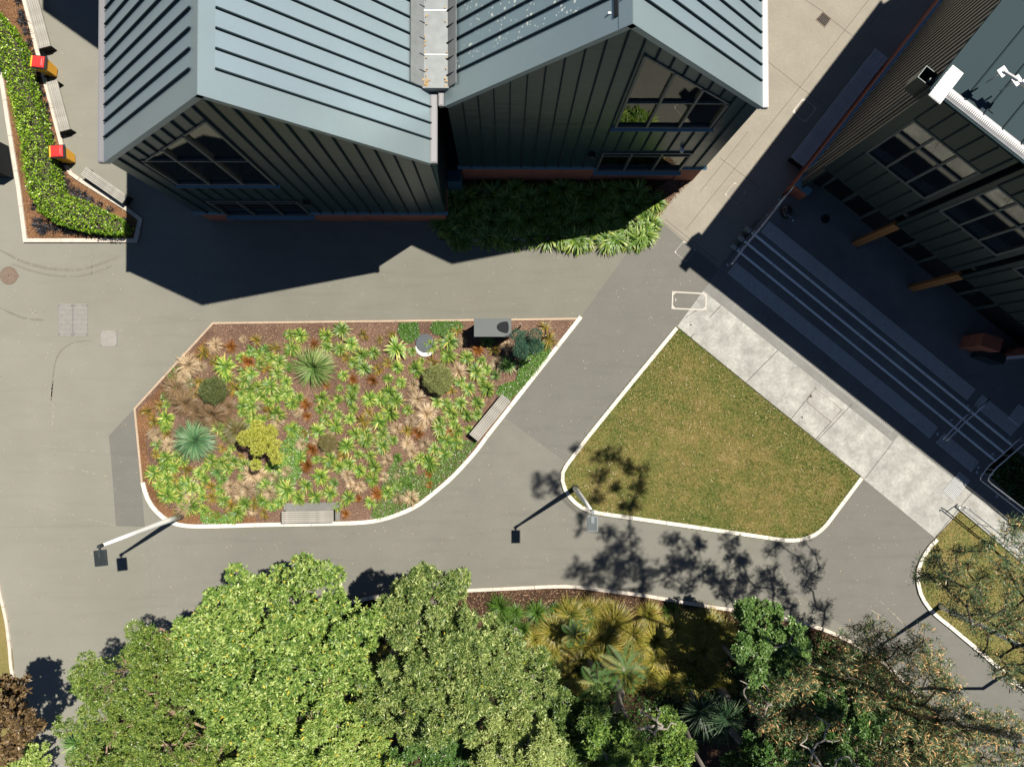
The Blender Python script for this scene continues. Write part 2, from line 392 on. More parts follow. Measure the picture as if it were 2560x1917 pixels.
def inside(pts, poly):
    """pts (n,2), poly list of (x,y)"""
    x, y = pts[:, 0], pts[:, 1]; r = np.zeros(len(pts), bool); n = len(poly)
    for i in range(n):
        x1, y1 = poly[i][:2]; x2, y2 = poly[(i + 1) % n][:2]
        c = ((y1 > y) != (y2 > y)); xx = (x2 - x1) * (y - y1) / ((y2 - y1) if y2 != y1 else 1e-9) + x1; r ^= c & (x < xx)
    return r
def edgedist(pts, poly):
    d = np.full(len(pts), 1e9); n = len(poly)
    for i in range(n):
        a = np.array(poly[i][:2]); b = np.array(poly[(i + 1) % n][:2]); ab = b - a
        t = np.clip(((pts - a) @ ab) / max(ab @ ab, 1e-9), 0, 1); d = np.minimum(d, np.linalg.norm(pts - (a + t[:, None] * ab), axis=1))
    return d
def scatter(poly, n):
    q = np.array([(p[0], p[1]) for p in poly]); lo, hi = q.min(0), q.max(0)
    p = rng.uniform(lo, hi, (int(n * 2.2), 2)); return p[inside(p, [tuple(a) for a in q])][:n]

def unit(a): return a / np.maximum(np.linalg.norm(a, axis=-1, keepdims=True), 1e-9)
def leaves(C, D, L, W, roll=None):
    """rhombus leaves: base C, direction D, length L, width W. returns V,F"""
    n = len(C); D = unit(D); r = rng.normal(size=(n, 3)) if roll is None else roll
    S = unit(np.cross(D, r)); N = np.cross(S, D)
    L = np.broadcast_to(L, n)[:, None]; W = np.broadcast_to(W, n)[:, None]
    a = C; b = C + D * L * .45 + S * W * .5 + N * L * .03; c = C + D * L; d = C + D * L * .45 - S * W * .5 + N * L * .03
    V = np.stack([a, b, c, d], 1).reshape(-1, 3); F_ = np.arange(4 * n).reshape(n, 4); return V, F_

def blades(n, L, W, spread, arch, seg=3, tmean=.4, tvar=.3, core=.05, tiptint=.0, up=.35):
    """clump of arching strap leaves, local coordinates. L length(m) W width(m)"""
    th = rng.uniform(0, 2 * math.pi, n); ln = L * rng.uniform(.6, 1.1, n)
    el = np.clip(rng.normal(spread, .28, n), .05, 1.5)      # start elevation angle
    base = np.stack([np.cos(th) * core * rng.uniform(0, 1, n), np.sin(th) * core * rng.uniform(0, 1, n), np.zeros(n)], 1)
    th2 = th + rng.normal(0, .25, n); out = np.stack([np.cos(th2), np.sin(th2), np.zeros(n)], 1); side = np.stack([-np.sin(th2), np.cos(th2), np.zeros(n)], 1)
    pts = [base]; a = el.copy(); cur = base
    for k in range(seg):
        step = (out * np.cos(a)[:, None] + np.array([0, 0, 1.]) * np.sin(a)[:, None]) * (ln / seg)[:, None]
        cur = cur + step; cur[:, 2] = np.maximum(cur[:, 2], .01 + .02 * rng.random(n)); pts.append(cur); a = a - arch * rng.uniform(.6, 1.3, n) / seg * 1.6
    ws = [.65, 1.0, .8, 0.08] if seg == 3 else list(np.interp(np.linspace(0, 1, seg + 1), [0, .35, .7, 1], [.6, 1, .75, .06]))
    V = []; 
    for k, p in enumerate(pts):
        hw = W * .5 * ws[k] * rng.uniform(.8, 1.2, n)[:, None] * np.ones((n, 1)) if k == 0 else W * .5 * ws[k] * np.ones((n, 1))
        V += [p - side * hw, p + side * hw]
    V = np.stack(V, 1); m = 2 * (seg + 1); base_i = np.arange(n) * m
    Fs = []; T = []; tl = np.clip(rng.normal(tmean, tvar, n), 0, 1)
    for k in range(seg):
        Fs.append(np.stack([base_i + 2 * k, base_i + 2 * k + 1, base_i + 2 * k + 3, base_i + 2 * k + 2], 1)); T.append(np.clip(tl + tiptint * (k - .7) / seg, 0, 1))
    return V.reshape(-1, 3), np.concatenate(Fs), np.concatenate(T)

# ------------------------------------------------------------------ GROUND
sheet('asphalt_ground', [Vector((-70, -70, 0)), Vector((70, -70, 0)), Vector((70, 70, 0)), Vector((-70, 70, 0))], 0, 'asphalt_pale')
darkp = [(1567, 560), (1567, 634), (1448, 797), (1262, 1043), (1411, 1153), (1450, 1110), (1580, 950), (1692, 815), (1762, 724), (1796, 671), (1880, 560), (1651, 545)]
sheet('asphalt_path', PP(darkp), .004, 'asphalt_grey')
sheet('asphalt_path', PP([(2152, 1190), (2337, 1344), (2560, 1540), (2560, 1900), (2240, 1900), (2160, 1600), (1985, 1480), (1890, 1300)]), .004, 'asphalt_grey')
sheet('asphalt_patch', PP([(336, 1021), (272, 1089), (278, 1150), (290, 1315), (362, 1316), (356, 1240)]), .004, 'asphalt_grey')
sheet('asphalt_road', PP([(1262, 1043), (1411, 1153), (1430, 1270), (1700, 1330), (1960, 1370), (2070, 1330), (2150, 1200), (2190, 1620), (2240, 1900), (1500, 1600), (900, 1540), (500, 1600), (372, 1600), (362, 1316), (640, 1330), (960, 1310), (1130, 1210)]), .002, 'asphalt_mid')
plaza = [(1648, 541), (1694, 480), (1732, 446), (1800, 300), (1800, -200), (2700, -500), (2460, -140), (1955, 486), (1975, 520), (1890, 552), (1796, 671), (1709, 603), (1651, 553)]
sheet('aggregate_plaza', PP(plaza), .008, 'concrete_aggregate')
white = [(1758, 727), (2232, 1105), (2246, 1087), (2600, 1370), (2600, 1452), (2398, 1279), (2337, 1344), (2152, 1192), (1692, 817)]
sheet('concrete_path', PP(white), .012, 'concrete_white')
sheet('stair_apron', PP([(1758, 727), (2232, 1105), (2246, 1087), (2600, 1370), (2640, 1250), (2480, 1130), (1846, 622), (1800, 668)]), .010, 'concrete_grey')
# paving joints: thin sawn grooves
def strip(name, a, b, wd, z, mat, parent=None, k='structure'):
    a, b = Vector(a), Vector(b); t = (b - a).normalized(); n = Vector((-t.y, t.x, 0)) * wd / 2
    return sheet(name, [a - n, b - n, b + n, a + n], z, mat, k, parent)
vdir = Vector((.6197, .7849, 0)); udir = Vector((.7849, -.6197, 0))
def groove(x0, y0, x1, y1, z=.0125, wd=.022): strip('paving_joint', P(x0, y0), P(x1, y1), wd, z, 'groove_dark')
for a in ((2002, 216, 2172, 0), (2002, 216, 1712, 577), (1920, 155, 2055, 262), (2079, 50, 2132, 92), (1918, -60, 2058, 30), (2230, -5, 2172, 66),
          (1662, 548, 1795, 655), (1655, 553, 1790, 664), (1800, 396, 1900, 470), (1870, 330, 1750, 480)): groove(*a, z=.0105, wd=.014)
for a in ((2104, 1024, 1975, 1170), (2130, 1010, 2044, 1100), (2040, 968, 1976, 1049), (1803, 763, 1720, 851), (1945, 875, 1842, 979), (2232, 1105, 2161, 1197),
          (2455, 1200, 2337, 1343), (2415, 1285, 2347, 1350), (1742, 775, 1715, 793)): groove(*a, z=.0145)
# combed arcs cut into the apron paving
m = MB()
for i in range(118):
    t_ = i / 118; x = 1790 + 440 * t_; y = 722 + 357 * t_ ; a = P(x, y + 2); d = (vdir * math.cos(.35 * math.sin(i * .7)) + udir * math.sin(.5 * math.sin(i * .33)))
    b = a + d * (.38 + .12 * math.sin(i * .9)); n = Vector((-d.y, d.x, 0)) * .010
    m.add([(*(a - n)[:2], .0125), (*(b - n)[:2], .0125), (*(b + n)[:2], .0125), (*(a + n)[:2], .0125)], [(0, 1, 2, 3)])
for r_ in (.12, .2, .28, .36, .44):
    c = P(1788, 716); 
    for k in range(14):
        a0 = -.6 + k * .22; p0 = c + Vector((math.cos(a0), math.sin(a0), 0)) * r_; p1 = c + Vector((math.cos(a0 + .22), math.sin(a0 + .22), 0)) * r_
        n = (c - p0).normalized() * .01; m.add([(p0.x, p0.y, .0125), (p1.x, p1.y, .0125), (p1.x + n.x, p1.y + n.y, .0125), (p0.x + n.x, p0.y + n.y, .0125)], [(0, 1, 2, 3)])
tag(m.build('carved_paving_lines', 'cover_steel'), kind='structure')

def smooth_path(pts, step=.3):
    """resample a polyline of Vectors by arc length"""
    L = [0]
    for a, b in zip(pts, pts[1:]): L.append(L[-1] + (b - a).length)
    n = max(2, int(L[-1] / step) + 1); out = []
    for i in range(n):
        s = L[-1] * i / (n - 1); j = max(0, min(len(L) - 2, next((q for q in range(len(L) - 1) if L[q + 1] >= s), len(L) - 2)))
        f = (s - L[j]) / max(L[j + 1] - L[j], 1e-9); out.append(pts[j].lerp(pts[j + 1], f))
    return out
def catmull(pts, k=6):
    q = [pts[0]] + pts + [pts[-1]]; out = []
    for i in range(1, len(q) - 2):
        for j in range(k):
            t = j / k; a, b, c, d = q[i - 1], q[i], q[i + 1], q[i + 2]
            out.append(.5 * ((2 * b) + (c - a) * t + (2 * a - 5 * b + 4 * c - d) * t * t + (3 * b - a - 3 * c + d) * t ** 3))
    return out + [pts[-1]]
def kerb(runs, wd, h, mat, length=1.3, z0=0, name='kerb'):
    """runs: list of (list of px points on outer edge, curved?). stone pieces laid to the left(+)/right(-) by wd sign"""
    root = thing(name, None, None, kind='structure')
    for pts, cur in runs:
        v = PP(pts)
        v = catmull(v) if cur else v
        # densify
        L = sum((b - a).length for a, b in zip(v, v[1:])); ns = max(1, round(L / length)); sub = 4
        if not cur and len(v) == 2: sub = 1
        q = smooth_path(v, L / (ns * sub)); tot = len(q) - 1; ns = max(1, tot // sub)
        nr = []
        for i in range(len(q)):
            t = (q[min(i + 1, tot)] - q[max(i - 1, 0)]).normalized(); nr.append(Vector((-t.y, t.x, 0)) * wd)
        for k in range(ns):
            a, b = k * sub, (k + 1) * sub if k < ns - 1 else tot
            seg_o = [q[i].copy() for i in range(a, b + 1)]; seg_i = [q[i] + nr[i] for i in range(a, b + 1)]
            g = .007
            for s_ in (seg_o, seg_i):
                d = (s_[1] - s_[0]).normalized(); s_[0] = s_[0] + d * g; d = (s_[-2] - s_[-1]).normalized(); s_[-1] = s_[-1] + d * g
            poly = [(p.x, p.y) for p in seg_o] + [(p.x, p.y) for p in reversed(seg_i)]
            MB().prism(poly, z0 - .02, z0 + h + random.uniform(-.003, .003)).build('kerb_stone', mat, root)
    return root

# worn marks, scratches and tyre arcs on the asphalt
plain('scuff_pale', (0.206, 0.194, 0.155), .85, var=.25, scale=8); plain('tyre_mark', (.146, .138, .114), .85, var=.15, scale=4); plain('scratch_pale', (0.233, 0.219, 0.184), .8)
def wob(name, pts, wd, mat, z=.0058, jit=.012, kind='structure', gap=0.0, seed=1):
    rg_ = random.Random(seed); q = smooth_path(catmull(PP(pts)) if len(pts) > 2 else PP(pts), .07); m = MB(); n = len(q)
    for i in range(n - 1):
        if rg_.random() < gap: continue
        t = (q[i + 1] - q[i]).normalized(); nn = Vector((-t.y, t.x, 0)); w0 = wd * (.5 + .5 * math.sin(math.pi * i / n) ** .5) * rg_.uniform(.6, 1.2) / 2
        c0 = q[i] + nn * rg_.uniform(-jit, jit); c1 = q[i + 1] + nn * rg_.uniform(-jit, jit)
        m.add([(*(c0 - nn * w0)[:2], z), (*(c1 - nn * w0)[:2], z), (*(c1 + nn * w0)[:2], z), (*(c0 + nn * w0)[:2], z)], [(0, 1, 2, 3)])
    o = m.build(name, mat); o['kind'] = 'stuff'; tag(o, {'tyre_mark': 'faint curved tyre mark on the asphalt', 'scuff_mark': 'pale worn scuff on the asphalt', 'asphalt_joint': 'fine joint line in the asphalt'}[name], 'ground marking'); return o
def _marks():
    for i, (pts, wd, g) in enumerate([([(0, 625), (60, 655), (130, 672), (210, 672), (300, 640)], .05, .25), ([(30, 660), (110, 685), (200, 690), (280, 665)], .04, .35), ([(128, 1000), (140, 900), (175, 860), (230, 850)], .03, .4),
            ([(1180, 745), (1188, 752), (1190, 780)], .05, .1), ([(1130, 742), (1160, 748), (1184, 752)], .04, .2), ([(1395, 690), (1403, 710), (1412, 728)], .03, .2), ([(0, 770), (60, 795), (110, 800)], .04, .4)]):
        wob('tyre_mark', pts, wd * 2.2, 'tyre_mark', gap=.02, jit=.004, seed=i)
    for i, (pts, wd, g) in enumerate([([(133, 960), (128, 985), (134, 1020), (130, 1070)], .12, .3), ([(98, 1112), (142, 1117)], .02, .3), ([(93, 1147), (140, 1159)], .02, .3), ([(168, 1167), (215, 1178), (278, 1194)], .035, .45), ([(180, 1124), (273, 1128)], .03, .5),
            ([(82, 1261), (140, 1274)], .02, .3), ([(220, 1297), (288, 1313)], .03, .3), ([(165, 1282), (186, 1287)], .04, .4), ([(316, 839), (342, 849)], .02, .2), ([(88, 770), (92, 790)], .06, .2), ([(60, 765), (112, 795)], .03, .7), ([(130, 960), (140, 940)], .02, .3), ([(172, 950), (183, 918)], .02, .3),
            ([(300, 1285), (303, 1275)], .03, .2), ([(423, 876), (432, 876)], .03, .1), ([(411, 915), (411, 930)], .02, .2),
            ([(1340, 1107), (1352, 1112)], .02, .1), ([(1378, 1134), (1386, 1137)], .02, .1), ([(1433, 731), (1438, 731)], .03, 0), ([(2170, 1520), (2220, 1550), (2240, 1570)], .05, .4), ([(2200, 1500), (2260, 1560)], .05, .7)]):
        wob('scuff_mark', pts, wd, 'scratch_pale' if wd < .045 else 'scuff_pale', gap=g, seed=i + 50)
    for i, pts in enumerate([[(0, 1318), (120, 1316), (290, 1314)], [(362, 1316), (375, 1440), (384, 1560)], [(1262, 1043), (1411, 1153)], [(231, 620), (229, 690)], [(300, 520 + 30), (300, 560)]]): wob('asphalt_joint', pts, .018, 'tyre_mark' if i != 2 else 'tyre_mark', jit=.003, seed=i + 90)
_marks()

# central garden bed
gpts = [(533, 806), (1456, 795), (1220, 1095), (1191, 1134), (1138, 1192), (1092, 1232), (1046, 1267), (996, 1290), (944, 1305), (886, 1311), (640, 1316), (536, 1319), (464, 1318), (420, 1305), (385, 1276), (365, 1244), (354, 1206), (336, 1021)]
GARD = PP(gpts)
tag(sheet('garden_soil', GARD, .03, 'mulch_brown', th=.05), kind='structure')
tag(sheet('garden_soil', PP([(345, 1030), (520, 840), (500, 900), (400, 1010), (365, 1100), (380, 1200), (420, 1270), (520, 1290), (640, 1290), (640, 1310), (536, 1313), (464, 1312), (420, 1298), (390, 1270), (370, 1240), (360, 1200), (345, 1100)]), .034, 'mulch_bright'), kind='structure')
kerb([([(354, 1206), (365, 1244), (385, 1276), (420, 1305), (464, 1318), (536, 1319), (640, 1316)], True), ([(640, 1316), (780, 1313.5)], False),
      ([(780, 1313.5), (886, 1311), (944, 1305), (996, 1290), (1046, 1267), (1092, 1232), (1138, 1192), (1191, 1134), (1220, 1095)], True), ([(1220, 1095), (1340, 942.5)], False), ([(1340, 942.5), (1456, 795)], False)], .155, .09, 'kerb_white')
kerb([([(1444, 795), (533, 806)], False), ([(533, 806), (336, 1021)], False), ([(336, 1021), (354, 1206)], False)], .075, .07, 'timber_edging', 3.2, name='garden_edging')

# left planter
lp = [(-60, -100), (-24, -10), (0, 185), (17, 300), (46, 480), (62, 607), (345, 607), (358, 548), (319, 518), (203, 446), (177, 426), (169, 405), (162, 365), (68, 0), (44, -100)]
LPL = PP(lp)
sheet('planter_soil', LPL, .03, 'mulch_bright', th=.05)
kerb([([(-24, -10), (0, 185), (17, 300), (46, 480), (62, 607)], False), ([(62, 607), (345, 607)], False), ([(345, 607), (358, 548)], False), ([(358, 548), (319, 518), (203, 446)], False),
      ([(203, 446), (177, 426), (169, 405), (162, 365)], True), ([(162, 365), (68, 0), (44, -100)], False)], .15, .1, 'kerb_concrete', 1.5)

# triangular lawn
lawnpx = [(1692, 816), (1570, 960), (1465, 1090), (1425, 1143), (1404, 1174), (1401, 1200), (1411, 1230), (1431, 1256), (1460, 1276), (1494, 1286), (1715, 1318), (1920, 1348), (1966, 1354), (2007, 1351), (2042, 1337), (2068, 1314), (2154, 1195)]
LAWN = PP(lawnpx); sheet('lawn_turf', LAWN, .045, 'lawn', th=.06)
kerb([([(1688, 817), (1570, 960), (1465, 1090)], False), ([(1465, 1090), (1425, 1143), (1404, 1174), (1401, 1200), (1411, 1230), (1431, 1256), (1460, 1276), (1494, 1286)], True),
      ([(1494, 1286), (1715, 1318), (1920, 1348)], False), ([(1920, 1348), (1966, 1354), (2007, 1351), (2042, 1337), (2068, 1314)], True), ([(2068, 1314), (2156, 1197)], False)], .145, .08, 'kerb_white')
strip('lawn_edge_board', P(1692, 818), P(2152, 1191), .03, .06, 'bark_dark')
# lower right lawn
lawn2 = [(2398, 1279), (2342, 1340), (2320, 1366), (2299, 1403), (2290, 1438), (2298, 1486), (2327, 1530), (2370, 1564), (2437, 1620), (2526, 1698), (2700, 1850), (2800, 1600)]
LAWN2 = PP(lawn2); sheet('lawn_turf', LAWN2, .045, 'lawn', th=.06)
kerb([([(2338, 1344), (2317, 1366), (2296, 1403), (2288, 1438), (2296, 1486), (2325, 1530), (2368, 1566)], True), ([(2368, 1566), (2435, 1622), (2526, 1700), (2640, 1795)], False)], .14, .08, 'kerb_white')
# planting bed along the bottom
bed = [(895, 1496), (962, 1484), (1156, 1471), (1280, 1465), (1396, 1460), (1460, 1463), (1526, 1472), (1613, 1483), (1732, 1504), (1848, 1521), (1937, 1536), (2042, 1562), (2134, 1602), (2220, 1660), (2300, 1740), (2420, 1880), (2500, 2100), (150, 2100), (215, 1917), (270, 1800), (370, 1700), (520, 1610), (700, 1545)]
BED = PP(bed); sheet('planting_bed_soil', BED, .03, 'mulch_shaded', th=.05)
kerb([([(520, 1606), (700, 1541), (895, 1496), (962, 1484), (1156, 1471), (1280, 1465), (1396, 1460), (1460, 1463), (1526, 1472), (1613, 1483), (1732, 1504), (1848, 1521), (1937, 1536), (2042, 1562), (2134, 1602), (2220, 1660), (2300, 1740)], True)], -.13, .09, 'kerb_concrete', 1.6)
# far left verge
lv = [(-200, 1430), (0, 1457), (9, 1495), (22, 1553), (30, 1620), (36, 1680), (60, 1760), (90, 1850), (110, 2000), (-300, 2000)]
sheet('verge_turf', PP(lv), .03, 'lawn', th=.05)
kerb([([(-6, 1430), (0, 1457), (9, 1495), (22, 1553), (30, 1620), (36, 1680), (60, 1760), (90, 1850)], True)], -.11, .08, 'kerb_concrete')
# bed in front of the right gabled building
fb = [(1085, 450), (1100, 600), (1173, 605), (1345, 604), (1608, 606), (1649, 553), (1640, 541), (1694, 480), (1732, 446), (1740, 420)]
FB = PP(fb); sheet('garden_soil', FB, .02, 'mulch_shaded', th=.04)
sheet('garden_soil', PP([(1560, 560), (1640, 548), (1694, 480), (1732, 446), (1690, 440), (1600, 500)]), .024, 'mulch_brown')
kerb([([(1172, 605.5), (1345, 604.5), (1608, 606)], False), ([(1608, 606), (1651, 552)], False)], .15, .1, 'kerb_concrete', 1.7)

# ------------------------------------------------------------------ GABLED BUILDINGS
Y1 = P(800, 553).y; Y2 = P(1450, 451).y
def zroof(x, x0, xr, x1, ze, zr):
    return ze + (zr - ze) * ((x - x0) / (xr - x0) if x < xr else (x1 - x) / (x1 - xr))
def gable(name, label, x0, x1, yf, yb, ze, zr, zs, ups, lows, spot, right_cut, seam0l, seam0r):
    xr = (x0 + x1) / 2; B = thing(name, label, 'building', (xr, yf, 0))
    sp = .47
    # brick plinth, side walls, back, floors
    m = MB(); zb = 0
    xa, xb = lows[0], lows[1]
    m.box(((x0 + xa) / 2 + .02, yf + .12, zs / 2), (xa - x0 - .1, .24, zs)); m.box(((xb + x1) / 2 - .02, yf + .12, zs / 2), (x1 - xb - .1, .24, zs)); m.box(((xa + xb) / 2, yf + .14, (lows[2] - .12) / 2), (xb - xa - .004, .22, lows[2] - .12))
    m.box((x0 + .14, (yf + yb) / 2 + .13, zs / 2), (.2, yb - yf - .26, zs)); m.box((x1 - .14, (yf + yb) / 2 + .13, zs / 2), (.2, yb - yf - .26, zs))
    m.build('brick_plinth', 'red_brick', B)
    m = MB()
    for x in (x0 + .06, x1 - .06): MB().box((x, (yf + yb) / 2 + .05, (zs + ze) / 2), (.1, yb - yf - .12, ze - zs - .06)).build('side_wall', 'wall_metal_dark', B)
    MB().hexa([(x0 + .01, yb - .1, 0), (x1 - .01, yb - .1, 0), (x1 - .01, yb - .1, ze - .1), (xr, yb - .1, zr - .1), (x0 + .01, yb - .1, ze - .1)], [(x0 + .01, yb, 0), (x1 - .01, yb, 0), (x1 - .01, yb, ze - .1), (xr, yb, zr - .1), (x0 + .01, yb, ze - .1)]).build('back_wall', 'wall_metal_dark', B)
    m = MB(); m.box((xr, (yf + yb) / 2, 4.25), (x1 - x0 - .4, yb - yf - .5, .2)); m.build('upper_floor', 'interior_floor', B)
    m = MB(); m.box((xr, yf + 4, 5.8), (x1 - x0 - .5, .1, 2.9)); m.build('inner_wall', 'interior_dark', B)
    # blue sill flashing round the foot of the cladding
    def sill(a, b, z, out=.07, name='sill_flashing'):
        MB().hexa([(a, yf - out, z - .05), (b, yf - out, z - .05), (b, yf + .05, z + .0), (a, yf + .05, z + .0)], [(a, yf - out, z - .03), (b, yf - out, z - .03), (b, yf + .05, z + .05), (a, yf + .05, z + .05)]).build(name, 'blue_flashing', B)
    sill(x0 - .05, xa, zs); sill(xb, x1 + .05, zs); sill(xa - .06, xb + .06, lows[2] - .08, .17, 'window_sill'); sill(ups['xa'] - .1, ups['xb'] + .1, ups['z0'] - .06, .12, 'window_sill')
    # cladding pieces between openings
    xs = [x0 + .02]; n = int(round((x1 - x0) / .465)); xs = [x0 + .02 + (x1 - x0 - .04) * i / n for i in range(n + 1)]
    cuts = sorted(set([round(x, 4) for x in xs] + [xa, xb, ups['xa'], ups['xb'], xr]))
    topw = ups['top']
    def ztop(x): return zroof(x, x0, xr, x1, ze, zr) - .13
    def intervals(x, eps):
        iv = []
        z0 = zs + .03
        xx = x + eps
        segs = [[None, None]]
        stops = []
        if xa < xx < xb: stops.append((lambda q: lows[2] - .1, lambda q: lows[3]))
        if ups['xa'] < xx < ups['xb']: stops.append((lambda q: ups['z0'] - .08, topw))
        lo = (lambda q: z0)
        for s0, s1 in stops:
            iv.append((lo, s0)); lo = s1
        iv.append((lo, ztop)); return iv
    for a, b in zip(cuts, cuts[1:]):
        if b - a < .02: continue
        for lo, hi in intervals(a, (b - a) / 2):
            if hi((a + b) / 2) - lo((a + b) / 2) < .06: continue
            q0 = [(a, yf, lo(a)), (b, yf, lo(b)), (b, yf, max(hi(b), lo(b) + .004)), (a, yf, max(hi(a), lo(a) + .004))]
            MB().hexa([(p[0], p[1] + .05, p[2]) for p in q0][::-1], [(p[0], p[1] + random.uniform(-.004, .004), p[2]) for p in q0][::-1]).build('cladding_panel', 'wall_metal', B)
    for x in xs[1:-1]:
        for lo, hi in intervals(x, 0):
            if hi(x) - lo(x) < .12: continue
            MB().box((x, yf - .026, (lo(x) + hi(x)) / 2), (.034, .06, hi(x) - lo(x) - .02)).build('cladding_rib', 'rib_shaded', B)
    # windows: frame bars + a pane per light
    def window(xa_, xb_, z0, zt, top, cols):
        W = MB(); fr = .07; yy = yf + .03; G = []
        pts = [xa_ + (xb_ - xa_) * i / cols for i in range(cols + 1)]
        for i, x in enumerate(pts):
            t_ = top(x); 
            if t_ - z0 > .05: W.box((min(max(x, xa_ + fr / 2), xb_ - fr / 2), yy - .03, (z0 + t_) / 2 - .02), (fr, .12, t_ - z0 - .04))
        W.box(((xa_ + xb_) / 2, yy - .028, z0 + .035), (xb_ - xa_, .11, .07)); W.box(((xa_ + xb_) / 2, yy - .025, zt), (xb_ - xa_, .1, .06))
        if top(xa_) != top(xb_):
            W.hexa([(xa_, yy - .07, top(xa_) - .09), (xb_, yy - .07, top(xb_) - .09), (xb_, yy + .02, top(xb_) - .09), (xa_, yy + .02, top(xa_) - .09)], [(xa_, yy - .07, top(xa_)), (xb_, yy - .07, top(xb_)), (xb_, yy + .02, top(xb_)), (xa_, yy + .02, top(xa_))])
        else: W.box(((xa_ + xb_) / 2, yy - .03, top(xa_) - .04), (xb_ - xa_, .11, .08))
        wf = W.build('window', 'frame_dark', B)
        for a, b in zip(pts, pts[1:]):
            for lo, hi in ((lambda q: z0 + .07, lambda q: min(zt - .03, top(q) - .05)), (lambda q: zt + .03, lambda q: max(top(q) - .07, zt + .035))):
                if max(hi(a), hi(b)) - lo(a) < .08: continue
                yg = yy + random.uniform(-.004, .004)
                MB().add([(a + .02, yg, lo(a)), (b - .02, yg, lo(b)), (b - .02, yg, hi(b)), (a + .02, yg, hi(a))], [(0, 1, 2, 3)]).build('pane', 'window_glass', wf)
    window(ups['xa'], ups['xb'], ups['z0'], ups['zt'], topw, 3)
    window(xa, xb, lows[2], lows[4], lambda q: lows[3], 3)
    # roof slopes: sheets between standing seams
    R = thing('roof', None, None); R.parent = B
    R.location = (0, 0, 0)
    for side in (0, 1):
        xe, s0 = (x0 - .07, seam0l) if side == 0 else (x1 + .07, seam0r)
        zE = ze - .07 * (zr - ze) / (xr - x0); mat = spot if side == 0 else 'roof_metal'
        sgn = 1 if side == 0 else -1
        rl = .27   # ridge flashing half width (plan)
        tot = Vector((xr - xe, 0, zr - zE)); nn = Vector((-sgn * (zr - zE), 0, abs(xr - xe))).normalized()
        def pt(u_, y, up=0): return Vector((xe, y, zE)) + tot * u_ + nn * up
        ys = [yf - .06, yf - .06 + s0]
        while ys[-1] < yb: ys.append(ys[-1] + .472)
        ys[-1] = yb
        for i, (a, b) in enumerate(zip(ys, ys[1:])):
            if b - a < .03: continue
            uL = 0
            q = [pt(uL, a + .003), pt(1, a + .003), pt(1, b - .003), pt(uL, b - .003)]
            if side: q = q[::-1]
            mm = 'roof_flashing' if i == 0 else mat
            MB().slab(q, .035, nn).build('roof_panel', mm, R)
            if i: 
                k0 = .02 if side == 0 or not right_cut else .01
                MB().hexa([pt(k0, a - .022), pt(1 - rl / abs(tot.x), a - .022), pt(1 - rl / abs(tot.x), a + .022), pt(k0, a + .022)][::(-1 if side else 1)],
                          [pt(k0, a - .016, .065), pt(1 - rl / abs(tot.x), a - .016, .065), pt(1 - rl / abs(tot.x), a + .016, .065), pt(k0, a + .016, .065)][::(-1 if side else 1)]).build('standing_seam', 'rib_shaded', R)
        q = [pt(1 - rl / abs(tot.x), yf - .065, .012), pt(1, yf - .065, .012), pt(1, yb, .012), pt(1 - rl / abs(tot.x), yb, .012)]
        if side: q = q[::-1]
        MB().slab(q, .01, nn).build('ridge_capping', 'roof_flashing', R)
        # verge trim under the front edge
        MB().hexa([pt(0, yf - .075, -.16), pt(1, yf - .075, -.16), pt(1, yf - .055, -.16), pt(0, yf - .055, -.16)], [pt(0, yf - .075, .01), pt(1, yf - .075, .01), pt(1, yf - .055, .01), pt(0, yf - .055, .01)]).build('verge_trim', 'roof_flashing', R)
    return B
ups1 = dict(xa=-10.62, xb=-7.42, z0=4.98, zt=7.28, top=lambda x: 7.2 + (x + 10.62) * 1.0)
gable('gabled_building', 'blue-grey metal gabled building on the left with its point window to the left', -11.66, -2.2, Y1, 16.3, 7.30, 12.02, 1.28, ups1, (-10.55, -7.33, 1.0, 3.06, 2.72), 'roof_metal', True, .70, .70)
ups2 = dict(xa=3.47, xb=6.54, z0=5.66, zt=7.54, top=lambda x: 10.45 - (x - 3.5) * .96)
gable('gabled_building', 'middle grey metal gabled building with bird-spotted roof and brick foot', -1.71, 7.52, Y2, 19.5, 7.42, 12.04, 1.6, ups2, (3.42, 6.62, 1.32, 3.32, 2.95), 'roof_metal_spotted', False, .83, .74)
# rear wing whose shadow falls beside the left building
rw = thing('rear_wing', 'tall dark rear wing behind the left gabled building, beyond the top edge', 'building', (-9, 18, 0))
MB().prism([(-13.7, 18.15), (-11.3, 16.45), (-4, 16.45), (-4, 27), (-13.7, 27)], 0, 11).build('wall', 'wall_metal_dark', rw)
MB().prism([(-13.68, 18.2), (-11.28, 16.5), (-4.05, 16.5), (-4.05, 27.1), (-13.68, 27.1)], 11.002, 11.06).build('roof', 'roof_metal', rw)
# papers on the shelf behind the upper left window
for i, (x, y, z, a) in enumerate(((-10.15, .42, 5.1, .1), (-9.85, .38, 5.1, -.1), (-8.75, .4, 5.1, .15), (-8.3, .43, 5.1, -.2))):
    lab = ['leftmost of four white sheets lying behind the upper left window', 'second from left of four white sheets behind the upper left window', 'third from left of four white sheets behind the upper left window', 'rightmost of four white sheets lying behind the upper left window'][i]
    o = MB().box((x, Y1 + y, z + .02), (.24, .32, .012), a).build('paper_sheet', 'paper_white', origin=(x, Y1 + y, z)); tag(o, lab, 'paper', 'white sheets behind the upper window')
o = MB().box((-9.1, Y1 + .42, 5.06), (3.0, .5, .05)).build('window_shelf', 'interior_dark', origin=(-9.1, Y1 + .42, 5.0)); tag(o, 'dark shelf carrying white sheets inside the upper left window', 'shelf')
